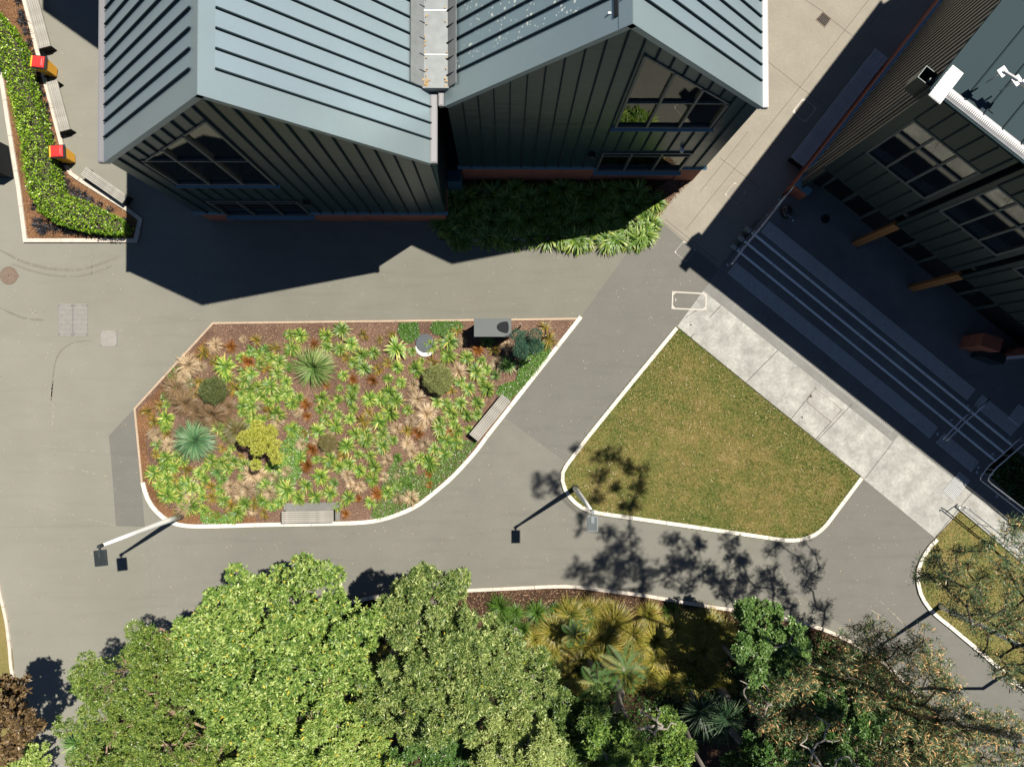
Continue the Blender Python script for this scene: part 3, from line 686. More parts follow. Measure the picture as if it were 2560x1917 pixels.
# pale wide gutter in the valley
vg = thing('valley_gutter', 'pale galvanised box gutter running between the two gabled roofs', 'gutter', (-2.0, Y2 + .5, 7.0))
yv0, yv1 = Y2 + .42, 16
MB().box((-2.0, (yv0 + yv1) / 2, 7.5), (.70, yv1 - yv0, .03)).build('gutter_floor', 'galvanised', vg)
MB().slab([(-2.68, yv0, 7.90), (-2.345, yv0, 7.52), (-2.345, yv1, 7.52), (-2.68, yv1, 7.90)], .02).build('left_flashing', 'galvanised', vg)
MB().slab([(-1.655, yv0, 7.52), (-1.40, yv0, 7.84), (-1.40, yv1, 7.84), (-1.655, yv1, 7.52)], .02).build('right_flashing', 'galvanised', vg)
for k in range(3): MB().box((-2.0, yv0 + .95 + 1.0 * k * 1.3, 7.522), (.7, .03, .012)).build('gutter_joint', 'paper_white', vg)
MB().box((-2.0, yv0 - .03, 7.42), (.76, .04, .34)).build('stop_end', 'galvanised', vg)
ml = MB()
for k in range(60):
    x = rng.choice([-2.32, -1.7, -2.25]) + rng.normal(0, .03); y = yv0 + abs(rng.normal(0, .25)) if k < 30 else rng.uniform(yv0, yv0 + 4); a = rng.uniform(0, 3); ml.box((x, y, 7.53 + rng.uniform(0, .03)), (.06, .02, .01), a)
tag(ml.build('gutter_leaf_litter', 'dead_leaf'), 'brown dead leaves and moss caught in the valley gutter', 'leaf litter', kind='stuff')
def eave_gutter(name, label, x, y0, y1, z, wd=.19):
    g = thing(name, label, 'gutter', (x, y0, z)); m = MB()
    m.box((x, (y0 + y1) / 2, z - .09), (wd, y1 - y0, .02)); m.box((x - wd / 2 + .01, (y0 + y1) / 2, z - .02), (.02, y1 - y0, .16)); m.box((x + wd / 2 - .01, (y0 + y1) / 2, z - .02), (.02, y1 - y0, .16)); m.box((x, y0 + .01, z - .02), (wd - .04, .02, .155))
    m.build('gutter_trough', 'gutter_pale', g); MB().box((x, (y0 + y1) / 2, z + .055), (wd - .05, y1 - y0 - .06, .008)).build('leaf_guard', 'gutter_pale', g)
eave_gutter('eave_gutter', 'pale eave gutter along the far left edge of the left roof', -11.80, Y1 - .06, 16, 7.2)
eave_gutter('eave_gutter', 'short pale eave gutter at the front right corner of the left roof', -2.08, Y1 - .06, Y2 + .36, 7.25, .2)
eave_gutter('eave_gutter', 'pale eave gutter along the right edge of the middle roof', 7.66, Y2 - .06, 19, 7.3, .17)
eave_gutter('eave_gutter', 'stub of pale gutter at the front left corner of the middle roof', -1.86, Y2 - .06, Y2 + .34, 7.32, .15)
gb = thing('grille_cover', 'small blue steel grille box in the gap between the gabled buildings', 'grille', tuple(P(1134, 440, 0)))
c = P(1134, 440, 1.4); MB().box((c.x, c.y, .68), (.52, .42, 1.36)).build('housing', 'blue_flashing', gb)
m = MB()
for k in range(8): m.box((c.x - .22 + .063 * k, c.y, 1.375), (.02, .38, .03))
m.build('grille_bar', 'rib_shaded', gb)
for (x, y, z, lab) in ((-7.0, Y1 - .05, 3.0, 'round black wall light beside the lower left window'), (3.05, Y2 - .05, 3.2, 'round black wall light left of the lower middle window')):
    g = thing('wall_light', lab, 'wall light', (x, y, z)); MB().tube([(x, y + .05, z), (x, y - .12, z)], .14, 20).build('housing', 'steel_black', g); MB().tube([(x, y - .121, z), (x, y - .13, z)], .11, 20).build('lens', 'interior_dark', g)
g = thing('security_camera', 'small pale dome camera above the lower middle window', 'security camera', (6.1, Y2 - .1, 3.75))
MB().tube([(6.1, Y2 + .0, 3.75), (6.1, Y2 - .1, 3.75)], .05, 12).build('bracket', 'white_paint', g); MB().tube([(6.1, Y2 - .1, 3.8), (6.1, Y2 - .1, 3.72), (6.1, Y2 - .1, 3.66)], [.07, .07, .03], 14).build('dome', 'white_paint', g)
# snow/rope anchor near the ridge of the middle roof
g = thing('roof_anchor', 'dark strap with small bright bolts beside the middle roof ridge', 'roof anchor', (2.6, Y2 + .3, 11.6))
MB().slab([(2.52, Y2 + .25, 11.70), (2.60, Y2 + .25, 11.78), (2.60, Y2 + 1.3, 11.78), (2.52, Y2 + 1.3, 11.70)], .03).build('strap', 'steel_black', g)
for yy, xx in ((Y2 + .4, 2.44), (Y2 + .6, 2.72)): MB().box((xx, yy, 11.6 + (xx - 2.44)), (.07, .04, .06)).build('bolt', 'paper_white', g)

# ------------------------------------------------------------------ RIGHT-HAND BUILDING (rotated)
C0 = P(1955, 486)
def Q(a, b, z): return C0 + udir * a + vdir * b + Vector((0, 0, z))
def qbox(m, a0, a1, b0, b1, z0, z1, zb=None):
    """box in the building's own directions; zb adds roof slope with b"""
    f = (lambda b: zb * b) if zb else (lambda b: 0)
    return m.hexa([Q(a0, b0, z0 + f(b0)), Q(a1, b0, z0 + f(b0)), Q(a1, b1, z0 + f(b1)), Q(a0, b1, z0 + f(b1))], [Q(a0, b0, z1 + f(b0)), Q(a1, b0, z1 + f(b0)), Q(a1, b1, z1 + f(b1)), Q(a0, b1, z1 + f(b1))])
NB = 13.6; ZE = 9.75; SL = .085
B3 = thing('school_building', 'dark metal building on the right with silver gutter and glazed doors by the steps', 'building', tuple(C0))
qbox(MB(), .0, .24, 0, NB, 0, 1.25).build('brick_plinth', 'red_brick', B3)
qbox(MB(), .245, .62, 0, .24, 0, 1.25).build('brick_pier', 'red_brick', B3)
# sloped blue flashing on the plinth
MB().hexa([Q(-.02, -.02, 1.252), Q(.27, -.02, 1.252), Q(.27, NB, 1.252), Q(-.02, NB, 1.252)], [Q(-.02, -.02, 1.27), Q(.27, -.02, 1.42), Q(.27, NB, 1.42), Q(-.02, NB, 1.27)]).build('sill_flashing', 'blue_flashing', B3)
MB().hexa([Q(.271, -.02, 1.252), Q(.64, -.02, 1.252), Q(.64, .2, 1.252), Q(.271, .2, 1.252)], [Q(.271, -.02, 1.27), Q(.64, -.02, 1.27), Q(.64, .2, 1.4), Q(.271, .2, 1.4)]).build('sill_flashing', 'blue_flashing', B3)
qbox(MB(), .20, .30, .02, NB, 1.43, ZE - .05, SL).build('side_wall', 'wall_metal_dark', B3)
nb = int(NB / .35)
for i in range(nb):
    b = .22 + i * .35
    mt = 'batten_metal'
    MB().hexa([Q(.08, b, 1.3), Q(.2, b, 1.3), Q(.2, b + .16, 1.3), Q(.08, b + .16, 1.3)], [Q(.08, b, ZE - .08 + SL * b), Q(.2, b, ZE - .08 + SL * b), Q(.2, b + .16, ZE - .08 + SL * b), Q(.08, b + .16, ZE - .08 + SL * b)]).build('wall_batten', mt, B3)
MB().tube([Q(-.02, .5, 1.3), Q(-.02, .5, 9.4)], .045, 10).build('downpipe', 'frame_dark', B3)
# end wall and core
qbox(MB(), .3, 22, NB - .1, NB, 0, ZE + SL * NB - .1).build('back_wall', 'wall_metal_dark', B3)
qbox(MB(), .3, 22, .4, NB - .2, 3.55, 3.75).build('upper_floor', 'interior_floor', B3)
qbox(MB(), .3, 22, 4.0, 4.1, 3.8, ZE - .1).build('inner_wall', 'interior_dark', B3)
# upper front wall, in bays
wins = [(.48, 2.88), (3.45, 5.76), (6.4, 8.75), (9.3, 11.6)]
edges = [.1] + [(wins[i][1] + wins[i + 1][0]) / 2 for i in range(3)] + [12.2]
WZ0, WZT, WZ1 = 5.83, 7.6, 8.44
for i, (wa, wb) in enumerate(wins):
    e0, e1 = edges[i] + (.11 if i else 0), edges[i + 1] - .11
    xs = [e0, wa] + [wa + (wb - wa) * k / 5 for k in range(1, 5)] + [wb, e1]
    for a, b in zip(xs, xs[1:]):
        if b - a < .03: continue
        spans = [(3.5, WZ0 - .06), (WZ1 + .02, ZE - .05)] if a >= wa - 1e-6 and b <= wb + 1e-6 else [(3.5, ZE - .05)]
        for z0, z1 in spans: qbox(MB(), a + .004, b - .004, random.uniform(0, .004), .12, z0, z1).build('cladding_panel', 'wall_metal_dark', B3)
    for a in xs[1:-1]:
        for z0, z1 in ((3.52, WZ0 - .1), (WZ1 + .04, ZE - .1)): qbox(MB(), a - .016, a + .016, -.045, 0, z0, z1).build('cladding_rib', 'rib_shaded', B3)
    if i < 3: qbox(MB(), e1 + .002, e1 + .218, .5, .6, 3.5, ZE - .05).build('recess_shade_panel', 'steel_black', B3)  # back of the gap painted black to stand in for its shadow
    # window with six lights
    W = MB(); 
    cols = [wa + (wb - wa) * k / 3 for k in range(4)]
    for k, a in enumerate(cols): qbox(W, a - .035 if 0 < k < 3 else (a if k == 0 else a - .07), a + .035 if 0 < k < 3 else (a + .07 if k == 0 else a), -.02, .10, WZ0 - .02, WZ1 + .01)
    qbox(W, wa, wb, -.024, .09, WZ0 - .05, WZ0 + .04); qbox(W, wa, wb, -.022, .09, WZT - .03, WZT + .03); qbox(W, wa, wb, -.021, .09, WZ1 - .06, WZ1 + .012)
    wf = W.build('window', 'frame_dark', B3)
    for a, b in zip(cols, cols[1:]):
        for z0, z1 in ((WZ0 + .04, WZT - .03), (WZT + .03, WZ1 - .06)):
            MB().add([Q(a + .03, .03, z0), Q(b - .03, .03, z0), Q(b - .03, .03, z1), Q(a + .03, .03, z1)], [(0, 1, 2, 3)]).build('pane', 'window_glass', wf)
    # pale desk and seats just inside
    qbox(MB(), wa + .05, wb - .05, .35, .85, WZ0 - .1, WZ0 - .04).build('window_ledge', 'blue_flashing', B3)
# ground floor: recessed glazed doors and a soffit
qbox(MB(), .3, 22, .14, 1.0, 3.4, 3.49).build('soffit', 'steel_black', B3)
zl = .45
for i, (da, db) in enumerate(((.95, 2.9), (3.9, 5.7), (6.8, 8.6))):
    D = MB(); n = 2
    for k in range(n + 1):
        a = da + (db - da) * k / n; qbox(D, a - .06, a + .06, .9, 1.02, zl, 2.65)
    qbox(D, da, db, .9, 1.02, 2.5, 2.66); qbox(D, da, db, .905, 1.0, zl, zl + .18)
    df = D.build('glazed_door', 'frame_dark', B3)
    for k in range(n):
        a = da + (db - da) * k / n; b = da + (db - da) * (k + 1) / n
        MB().add([Q(a + .05, .95, zl + .17), Q(b - .05, .95, zl + .17), Q(b - .05, .95, 2.5), Q(a + .05, .95, 2.5)], [(0, 1, 2, 3)]).build('pane', 'window_glass', df)
        MB().tube([Q((da + db) / 2 + (-.09 if k == 0 else .09), .84, zl + .8), Q((da + db) / 2 + (-.09 if k == 0 else .09), .84, zl + 1.2)], .016, 8).build('door_handle', 'stainless', df)
    qbox(MB(), da - .1, db + .1, .62, .9, 2.72, 2.78).build('awning_grille', 'batten_metal', B3)
for a, b in ((.3, .95), (2.9, 3.9), (5.7, 6.8), (8.6, 12.2)): qbox(MB(), a + .07, b - .07, .93, 1.1, 0, 3.4).build('entry_wall', 'steel_black', B3)
for a in (3.38, 6.2): 
    for k in (0, 1): qbox(MB(), a - .13 + .135 * k, a - .005 + .135 * k, -.03, .14, zl, 3.5).build('timber_post', 'post_timber', B3)
    m = MB(); qbox(m, a - .18, a - .13, -.08, .0, zl, zl + .03); qbox(m, a + .14, a + .2, -.08, 0, zl, zl + .03); m.build('post_foot', 'stainless', B3)
# roof sheets with seams running up from the gutter
R3 = thing('roof', None, None); R3.parent = B3; ra = [.06, .9] + [.9 + .62 * k for k in range(1, 34)]
for a, b in zip(ra, ra[1:]): qbox(MB(), a + .004, b - .004, 0, NB + .1, ZE - .02, ZE + .03, SL).build('roof_panel', 'roof_dark', R3)
for a in ra[1:-1]: qbox(MB(), a - .018, a + .018, .25, NB + .1, ZE + .03, ZE + .08, SL).build('standing_seam', 'rib_shaded', R3)
qbox(MB(), .03, .095, -.01, NB + .12, ZE - .1, ZE + .05, SL).build('verge_trim', 'roof_dark', R3)
# silver gutter and corner cap
ga = lambda x, y, z=ZE + .1: P(x, y, z)
cap = [ga(2389.4, 150.8), ga(2321.6, 237.8), ga(2350, 261), ga(2417, 174)]
gt = thing('silver_gutter', 'bright silver gutter with riveted corner cap along the dark roof edge', 'gutter', tuple(cap[1]))
MB().prism([(p.x, p.y) for p in cap], ZE + .07, ZE + .1).build('corner_cap', 'silver_flashing', gt)
m = MB()
for k in range(14):
    for e0, e1 in ((cap[0], cap[1]), (cap[1], cap[2])):
        p = e0.lerp(e1, (k + .5) / 14) * .96 + (cap[0] + cap[2]) * .5 * .04; m.box((p.x, p.y, ZE + .105), (.022, .022, .012), .6)
o = m.build('rivets', 'cover_steel', gt); o['kind'] = 'stuff'
g0, g1, g2, g3 = ga(2364.7, 241.6), ga(2381, 217), ga(2640, 421), ga(2624, 446)
m = MB()
prof = [(0, 0.0), (.25, .05), (.5, .07), (.75, .05), (1, 0)]
for k in range(4):
    f0, h0 = prof[k]; f1, h1 = prof[k + 1]
    A, B_, C_, D_ = g0.lerp(g1, f0), g0.lerp(g1, f1), g3.lerp(g2, f1), g3.lerp(g2, f0)
    m.add([A + Vector((0, 0, h0 - .05)), D_ + Vector((0, 0, h0 - .05)), C_ + Vector((0, 0, h1 - .05)), B_ + Vector((0, 0, h1 - .05))], [(0, 1, 2, 3)])
m.build('gutter_cover', 'silver_flashing', gt, smooth=True)
m = MB(); nr = 64
for k in range(nr):
    a = g0.lerp(g3, (k + .5) / nr); b = g1.lerp(g2, (k + .5) / nr); m.tube([a + Vector((0, 0, .01)), a.lerp(b, .5) + Vector((0, 0, .035))], .006, 4)
o = m.build('gutter_ribs', 'cover_steel', gt); o['kind'] = 'stuff'
qbox(MB(), 12.12, 22, .02, .12, 3.5, ZE - .05).build('cladding_panel', 'wall_metal_dark', B3)
qbox(MB(), 12.2, 22, .93, 1.1, 0, 3.4).build('entry_wall', 'steel_black', B3)
# rainwater head beside the roof corner
rc = P(2320, 190, 9.3); rh = thing('rainwater_head', 'open-topped dark square rainwater box beside the silver corner cap', 'rainwater head', tuple(rc))
wl = .19
for s_, (ax, bx, w_, d_) in enumerate(((-wl, 0, .015, .40), (wl, 0, .015, .40), (0, -wl, .365, .015), (0, wl, .365, .015))):
    m = MB(); c = rc + udir * ax + vdir * bx; ang = math.atan2(udir.y, udir.x); m.box((c.x, c.y, 8.95), (w_, d_, .7), ang); m.build('box_side', 'wall_metal_dark', rh)
m = MB(); m.box((rc.x, rc.y, 8.65), (.36, .36, .03), math.atan2(udir.y, udir.x)); m.build('box_base', 'steel_black', rh)
# roof anchor rail
ra_ = thing('roof_anchor_rail', 'bright stainless anchor rail bolted to the dark right roof', 'roof anchor', tuple(P(2510, 178, ZE + .6)))
pa, pb, pc = P(2510, 178, ZE + .95), P(2546, 200, ZE + .95), P(2580, 226, ZE + .95)
MB().tube([pa, pb], .035, 8).build('rail', 'silver_flashing', ra_); MB().tube([pb, pc], .012, 6).build('cable', 'stainless', ra_)
for p in (pa, pb):
    MB().box((p.x, p.y, p.z - .04), (.22, .22, .02), .6).build('plate', 'silver_flashing', ra_); MB().tube([p, (p.x, p.y, ZE + .3)], .02, 8).build('post', 'stainless', ra_)
MB().tube([P(2552, 205, ZE + .9), P(2566, 214, ZE + .9)], .09, 10).build('shock_absorber', 'stainless', ra_)
# brick return walls right of the doors
bw = thing('brick_wall', 'low brick wall with white capping at the far right of the landing', 'wall', tuple(P(2480, 900, .45)))
a, b = P(2475, 893, .45), P(2640, 880, .45)
MB().prism([(a.x, a.y), (b.x, b.y), (b.x, b.y + .3), (a.x + .3, a.y + .3)], .45, 1.55).build('brick_face', 'red_brick', bw)
MB().prism([(a.x - .02, a.y - .14), (b.x, b.y - .14), (b.x, b.y - .01), (a.x, a.y - .01)], .45, .62).build('white_ledge', 'white_paint', bw)
bp = thing('brick_pier', 'short brick pier in shadow between the doors and the brick wall', 'wall', tuple(P(2420, 860, .45)))
a = P(2424, 868, .45); MB().box((a.x, a.y + .1, 1.1), (.75, .5, 1.3), -.3).build('brick_face', 'red_brick', bp)
MB().box((a.x + .5, a.y - .35, .8), (.9, .4, .7), -.35).build('planter_top', 'wall_metal_dark', bp)

# ------------------------------------------------------------------ STEPS AND LANDING
ST = thing('steps', 'three wide concrete steps with pale nosings up to the shaded landing', 'steps', tuple(P(2180, 900)))
n1 = (P(1841.7, 626, .15), P(2489, 1154, .15)); n2 = (P(1860, 604, .30), P(2511, 1134, .30)); n3 = (P(1878.7, 582, .45), P(2531, 1115, .45))
dirn = (n2[0] - n1[0]); dirn = Vector((dirn.x, dirn.y, 0))
def flat(v, z): return Vector((v.x, v.y, z))
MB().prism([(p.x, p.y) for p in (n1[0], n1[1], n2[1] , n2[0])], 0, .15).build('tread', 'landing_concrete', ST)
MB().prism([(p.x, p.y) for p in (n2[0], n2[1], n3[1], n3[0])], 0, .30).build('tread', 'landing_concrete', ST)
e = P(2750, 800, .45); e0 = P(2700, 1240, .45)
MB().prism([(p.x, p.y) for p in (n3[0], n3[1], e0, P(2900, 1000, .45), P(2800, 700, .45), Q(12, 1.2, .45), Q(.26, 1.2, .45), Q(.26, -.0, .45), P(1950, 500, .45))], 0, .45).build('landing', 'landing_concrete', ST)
for (a, b), z in ((n1, .15), (n2, .30), (n3, .45)):
    t = (b - a).normalized(); nrm = Vector((-t.y, t.x, 0)); tot = (b - a).length; k = 9
    if nrm.dot(dirn) < 0: nrm = -nrm
    for i in range(k):
        p = a + t * (tot * i / k + .01); q = a + t * (tot * (i + 1) / k - .01); off = -nrm * .012
        MB().prism([((p + off).x, (p + off).y), ((q + off).x, (q + off).y), ((q + nrm * .065).x, (q + nrm * .065).y), ((p + nrm * .065).x, (p + nrm * .065).y)], z - .03, z + .006).build('nosing', 'nosing_pale', ST)
    ext = a - t * .28; MB().prism([((ext).x, ext.y), ((a - t * .03).x, (a - t * .03).y), ((a - t * .03 + nrm * .12).x, (a - t * .03 + nrm * .12).y), ((ext + nrm * .12).x, (ext + nrm * .12).y)], 0, z + .004).build('nosing_end', 'concrete_white', ST)
_stud = {}
def tactile(name, label, A, B, D, z, bars=False, long=.6):
    """strip from A to B, width direction towards D; plates ~0.6 m with studs joined"""
    root = thing(name, label, 'tactile paving', tuple(A)); t = (B - A).normalized(); tot = (B - A).length; wv = D - A; wv = wv - t * wv.dot(t); W_ = wv.length; n = wv.normalized()
    k = max(1, round(tot / long)); L = tot / k
    V = []; Fc = []
    nu, nw = max(1, int(L / .055)), max(1, int(W_ / .055))
    mb = MB()
    for i in range(nu):
        for j in range(nw):
            c = t * (L * (i + .5) / nu) + n * (W_ * (j + .5) / nw)
            if bars:
                if i: continue
                c0 = t * .03 + n * (W_ * (j + .5) / nw); c1 = t * (L - .03) + n * (W_ * (j + .5) / nw); hn = n * .012
                mb.hexa([c0 - hn, c1 - hn, c1 + hn, c0 + hn], [x + Vector((0, 0, .012)) for x in (c0 - hn * .6, c1 - hn * .6, c1 + hn * .6, c0 + hn * .6)])
            else:
                r_ = .019; ring = [c + t * (r_ * math.cos(q * math.pi / 3)) + n * (r_ * math.sin(q * math.pi / 3)) for q in range(6)]
                if t.cross(n).z < 0: ring = ring[::-1]
                o = len(mb.v); mb.v += ring + [c + (p - c) * .65 + Vector((0, 0, .009)) for p in ring]
                mb.f += [tuple(range(o + 6, o + 12))] + [(o + q, o + (q + 1) % 6, o + 6 + (q + 1) % 6, o + 6 + q) for q in range(6)]
    me = bpy.data.meshes.new('studs'); me.from_pydata([tuple(v) for v in mb.v], [], mb.f); me.materials.append(MATS['stud_pale'])
    for i in range(k):
        a = A + t * (L * i) - A; q = [a + t * .004, a + t * (L - .004), a + t * (L - .004) + n * W_, a + t * .004 + n * W_]
        if t.cross(n).z < 0: q = q[::-1]
        p = MB().hexa([x + Vector((0, 0, -.004)) for x in q], [x + Vector((0, 0, .004)) for x in q]); p.v = [v + A for v in p.v]; pl = p.build('tactile_plate', 'landing_concrete', root)
        so_ = bpy.data.objects.new('studs', me); COL.objects.link(so_); so_.parent = pl; so_.location = a + Vector((0, 0, .004)); so_['kind'] = 'stuff'
    return root
tactile('tactile_strip', 'long studded strip along the top of the steps, before the glazed doors', P(1901.5, 580, .45), P(2417.5, 1001, .45), P(1923, 552, .45), .45)
tactile('tactile_strip', 'studded strip at the top of the steps, right of the middle handrail', P(2433.5, 1013, .45), P(2527, 1090.5, .45), P(2454.5, 985, .45), .45)
tactile('tactile_strip', 'short studded wing turning up at the right end of the landing', P(2519, 1045, .45), P(2547, 1009, .45), P(2548, 1068, .45), .45)
tactile('tactile_strip', 'long studded strip along the foot of the steps', P(1818, 683, .012), P(2324, 1095.5, .012), P(1840, 655.5, .012), .012)
tactile('tactile_strip', 'studded strip at the foot of the steps, right of the middle handrail', P(2338.6, 1106, .012), P(2428, 1180, .012), P(2359, 1079.6, .012), .012)
tactile('tactile_strip', 'small barred square, half in sun, beside the ramp foot', P(2356, 1228, .016), P(2398, 1177, .016), P(2385, 1251, .016), .016, bars=False, long=.62)

def handrail(name, label, posts, rails, r=.022):
    """posts: (px,py,zfoot,ztop); rails: list of lists of world points"""
    root = thing(name, label, 'handrail', tuple(P(posts[0][0], posts[0][1], posts[0][2])))
    for x, y, z0, z1 in posts:
        b = P(x, y, z0); po = MB().tube([b, (b.x, b.y, z1)], .02, 8).build('post', 'stainless', root); MB().cyl((b.x, b.y, z0 + .001), .055, .014, 14).build('foot_plate', 'stainless', root)
    for pts in rails: MB().tube(pts, r, 8).build('rail', 'stainless', root, smooth=True)
    return root
def zrail(path, zs): return [flat(p, z) for p, z in zip(path, zs)]
lh = [(1818.6, 662, 0), (1849, 621.6, .15), (1885, 580, .45), (1917.7, 539, .45), (1948.5, 500, .45)]
pl_ = [P(x, y, z) for x, y, z in lh]; zz = [z for _, _, z in lh]
ext = pl_[0] + (pl_[0] - pl_[1]).normalized() * .15; exb = pl_[-1] + (pl_[-1] - pl_[-2]).normalized() * .3
handrail('handrail', 'long stainless handrail down the left end of the steps', [(x, y, z, z + .9) for x, y, z in lh],
         [[flat(ext, .62), flat(ext, .88)] + [flat(p, z + .93) for p, z in zip(pl_, zz)] + [flat(exb, 1.38)], [flat(ext, .62)] + [flat(p, z + .62) for p, z in zip(pl_, zz)]])
mh = [(2343.6, 1084.6, 0), (2378.4, 1049, .15), (2419, 1013.6, .45)]; pm_ = [P(x, y, z) for x, y, z in mh]
dm = (pm_[0] - pm_[1]).normalized(); e0 = pm_[0] + Vector((dm.x, dm.y, 0)) * .25; e1 = pm_[-1] - Vector((dm.x, dm.y, 0)) * .4
handrail('handrail', 'stainless handrail in the middle of the steps', [(x, y, z, z + .9) for x, y, z in mh],
         [[flat(e0, .7), flat(e0, .9)] + [flat(p, z + .93) for p, (_, _, z) in zip(pm_, mh)] + [flat(e1, 1.38)], [flat(e0, .62)] + [flat(p, z + .6) for p, (_, _, z) in zip(pm_, mh)]])
rh_ = [(2446, 1168.7, 0), (2481, 1134, .15), (2519, 1099, .45)]; pr_ = [P(x, y, z) for x, y, z in rh_]
def curve_rail(z, pts): return [P(x, y, zz_ + z) for x, y, zz_ in pts]
pth = [(2600, 1052, .45), (2541, 1103, .45), (2501, 1140, .25), (2475, 1161, .1), (2464, 1174, 0), (2452, 1192, 0), (2452, 1199, 0), (2462, 1207, 0), (2553, 1278.5, 0), (2620, 1332, .1)]
handrail('handrail', 'curved double stainless handrail turning from the steps down to the ramp', [(x, y, z, z + .9) for x, y, z in rh_] + [(2442, 1180, 0, .9), (2492, 1240, 0, .9)],
         [curve_rail(.5, pth), [P(2490, 1192, .9).lerp(P(2490, 1192, .9), 0)] and [P(x * 1.0, y, zz_ + .93) for x, y, zz_ in [(2640, 1045, .45), (2557, 1111, .45), (2491, 1169, .15), (2473, 1192, 0), (2471, 1201, 0), (2480, 1210, 0), (2530, 1248, 0), (2600, 1301, .1)]]])
handrail('handrail', 'stainless handrail on the lawn side of the ramp', [(2389, 1263, 0, .95), (2441.4, 1308, 0, .95), (2495, 1356, 0, .95)],
         [[P(2409, 1272, .9), P(2412, 1267.5, .95), P(2417, 1268, .95), P(2424, 1274, .95), P(2522.6, 1352.5, .95), P(2600, 1415, .95)], [P(2391, 1264, .6) , P(2402, 1270, .6), P(2510, 1360, .6), P(2580, 1418, .6)]])
sheet('ramp_kerb', PP([(2386, 1265), (2392, 1258), (2570, 1408), (2564, 1416)]), .10, 'concrete_white', th=.1)
# dark planted corner right of the steps
dc = PP([(2457, 1175), (2540, 1105), (2640, 1040), (2700, 1400), (2560, 1272)]); tag(sheet('garden_soil', dc, .02, 'mulch_shaded', th=.02), kind='structure')
# bag, shoes and mat on the landing
p = P(1962, 532, .45); m = MB()
ring = 14
for k, (r_, z_) in enumerate(((.16, 0), (.21, .08), (.20, .22), (.13, .32), (.02, .36))):
    for q in range(ring): a = 2 * math.pi * q / ring; m.v.append(Vector((p.x + math.cos(a) * r_ * (1 + .12 * math.sin(3 * a)), p.y + math.sin(a) * r_ * 1.35 * (1 + .1 * math.cos(2 * a)), .455 + z_)))
for k in range(4):
    for q in range(ring): m.f.append((k * ring + q, k * ring + (q + 1) % ring, (k + 1) * ring + (q + 1) % ring, (k + 1) * ring + q))
m.f.append(tuple(range(4 * ring, 5 * ring)))
tag(m.build('backpack', 'bag_black', origin=(p.x, p.y, .45), smooth=True), 'black rounded bag standing on the landing beside the left handrail', 'bag')
for i, (x, y, lab) in enumerate(((1978, 537, 'left shoe of the pale pair beside the black bag'), (1986, 547, 'right shoe of the pale pair beside the black bag'))):
    p = P(x, y, .45); m = MB(); a = math.radians(52); 
    out = [(-.13, -.03), (-.13, .03), (-.05, .042), (.06, .047), (.12, .03), (.14, 0), (.12, -.03), (.06, -.042), (-.05, -.038)]
    ca, sa = math.cos(a), math.sin(a); poly = [(p.x + u_ * ca - v_ * sa, p.y + u_ * sa + v_ * ca) for u_, v_ in out]
    m.prism(poly, .452, .50); sh = thing('shoe', lab, 'shoe', (p.x, p.y, .45), 'pair of pale shoes on the landing'); m.build('sole', 'shoe_white', sh)
    m = MB(); poly2 = [(p.x + (u_ * .8 + .02) * ca - v_ * .8 * sa, p.y + (u_ * .8 + .02) * sa + v_ * .8 * ca) for u_, v_ in out]; m.prism(poly2, .501, .53); m.build('upper', 'cabinet_grey', sh)
p = P(2063, 548, .45); tag(MB().cyl((p.x, p.y, .452), .17, .03, 20).build('round_mat', 'steel_black', origin=(p.x, p.y, .45)), 'small round dark mat on the landing before the first doors', 'mat')

# ------------------------------------------------------------------ COVERS AND DRAINS
def frame_cover(name, label, px, z, mat_fill=None, wd=.035, chamfer=.09, handle=None, bolts=True, mat='cover_frame'):
    q = PP(px, z); c = sum(q, Vector()) / 4; root = thing(name, label, 'access cover', (c.x, c.y, z))
    if (q[1] - q[0]).cross(q[2] - q[1]).z < 0: q = q[::-1]
    inn = []
    for i in range(4):
        a = (q[i - 1] - q[i]).normalized(); b = (q[(i + 1) % 4] - q[i]).normalized(); ic = q[i] + (a + b) * wd
        inn += [ic + a * chamfer, ic + b * chamfer]
    vs = list(q) + inn; m = MB(); up = [v + Vector((0, 0, .006)) for v in vs]
    fs = []
    for i in range(4): fs.append((i, (i + 1) % 4, 4 + 2 * ((i + 1) % 4), 4 + 2 * i + 1)); fs.append((i, 4 + 2 * i + 1, 4 + 2 * i))
    m.add(up, fs); m.build('frame', mat, root)
    if mat_fill: MB().add([v + Vector((0, 0, .003)) for v in inn], [tuple(range(8))]).build('infill', mat_fill, root)
    if handle is not None:
        h = P(handle[0], handle[1], z + .007); MB().box((h.x, h.y, z + .010), (.11, .09, .006), handle[2] if len(handle) > 2 else 0).build('lifting_plate', mat, root)
        MB().box((h.x - .01, h.y, z + .0145), (.055, .06, .003), handle[2] if len(handle) > 2 else 0).build('lifting_socket', 'steel_black', root)
    if bolts:
        for i in range(4):
            b = q[i].lerp(c, .09); MB().cyl((b.x, b.y, z + .006), .014, .004, 10).build('bolt', 'steel_black', root)
    return root
frame_cover('access_cover', 'large white-framed rectangular cover straddling the asphalt and concrete tip', [(1680, 728), (1767, 733), (1766, 776.5), (1678.5, 773)], .016, None, .055, .1, (1687, 750))
frame_cover('access_cover', 'squarish cover set in white concrete just below the large framed cover', [(1725, 791.6), (1775.6, 793), (1773, 835), (1725, 833.6)], .016, 'concrete_white', .012, .03, (1728, 812), mat='cover_steel')
frame_cover('access_cover', 'larger rectangular cover on the white concrete strip', [(2037.4, 968.7), (2104, 1023.8), (2078, 1055.7), (2015.6, 1003.5)], .016, 'concrete_white', .014, .02, (2027, 990, -.68), mat='cover_iron')
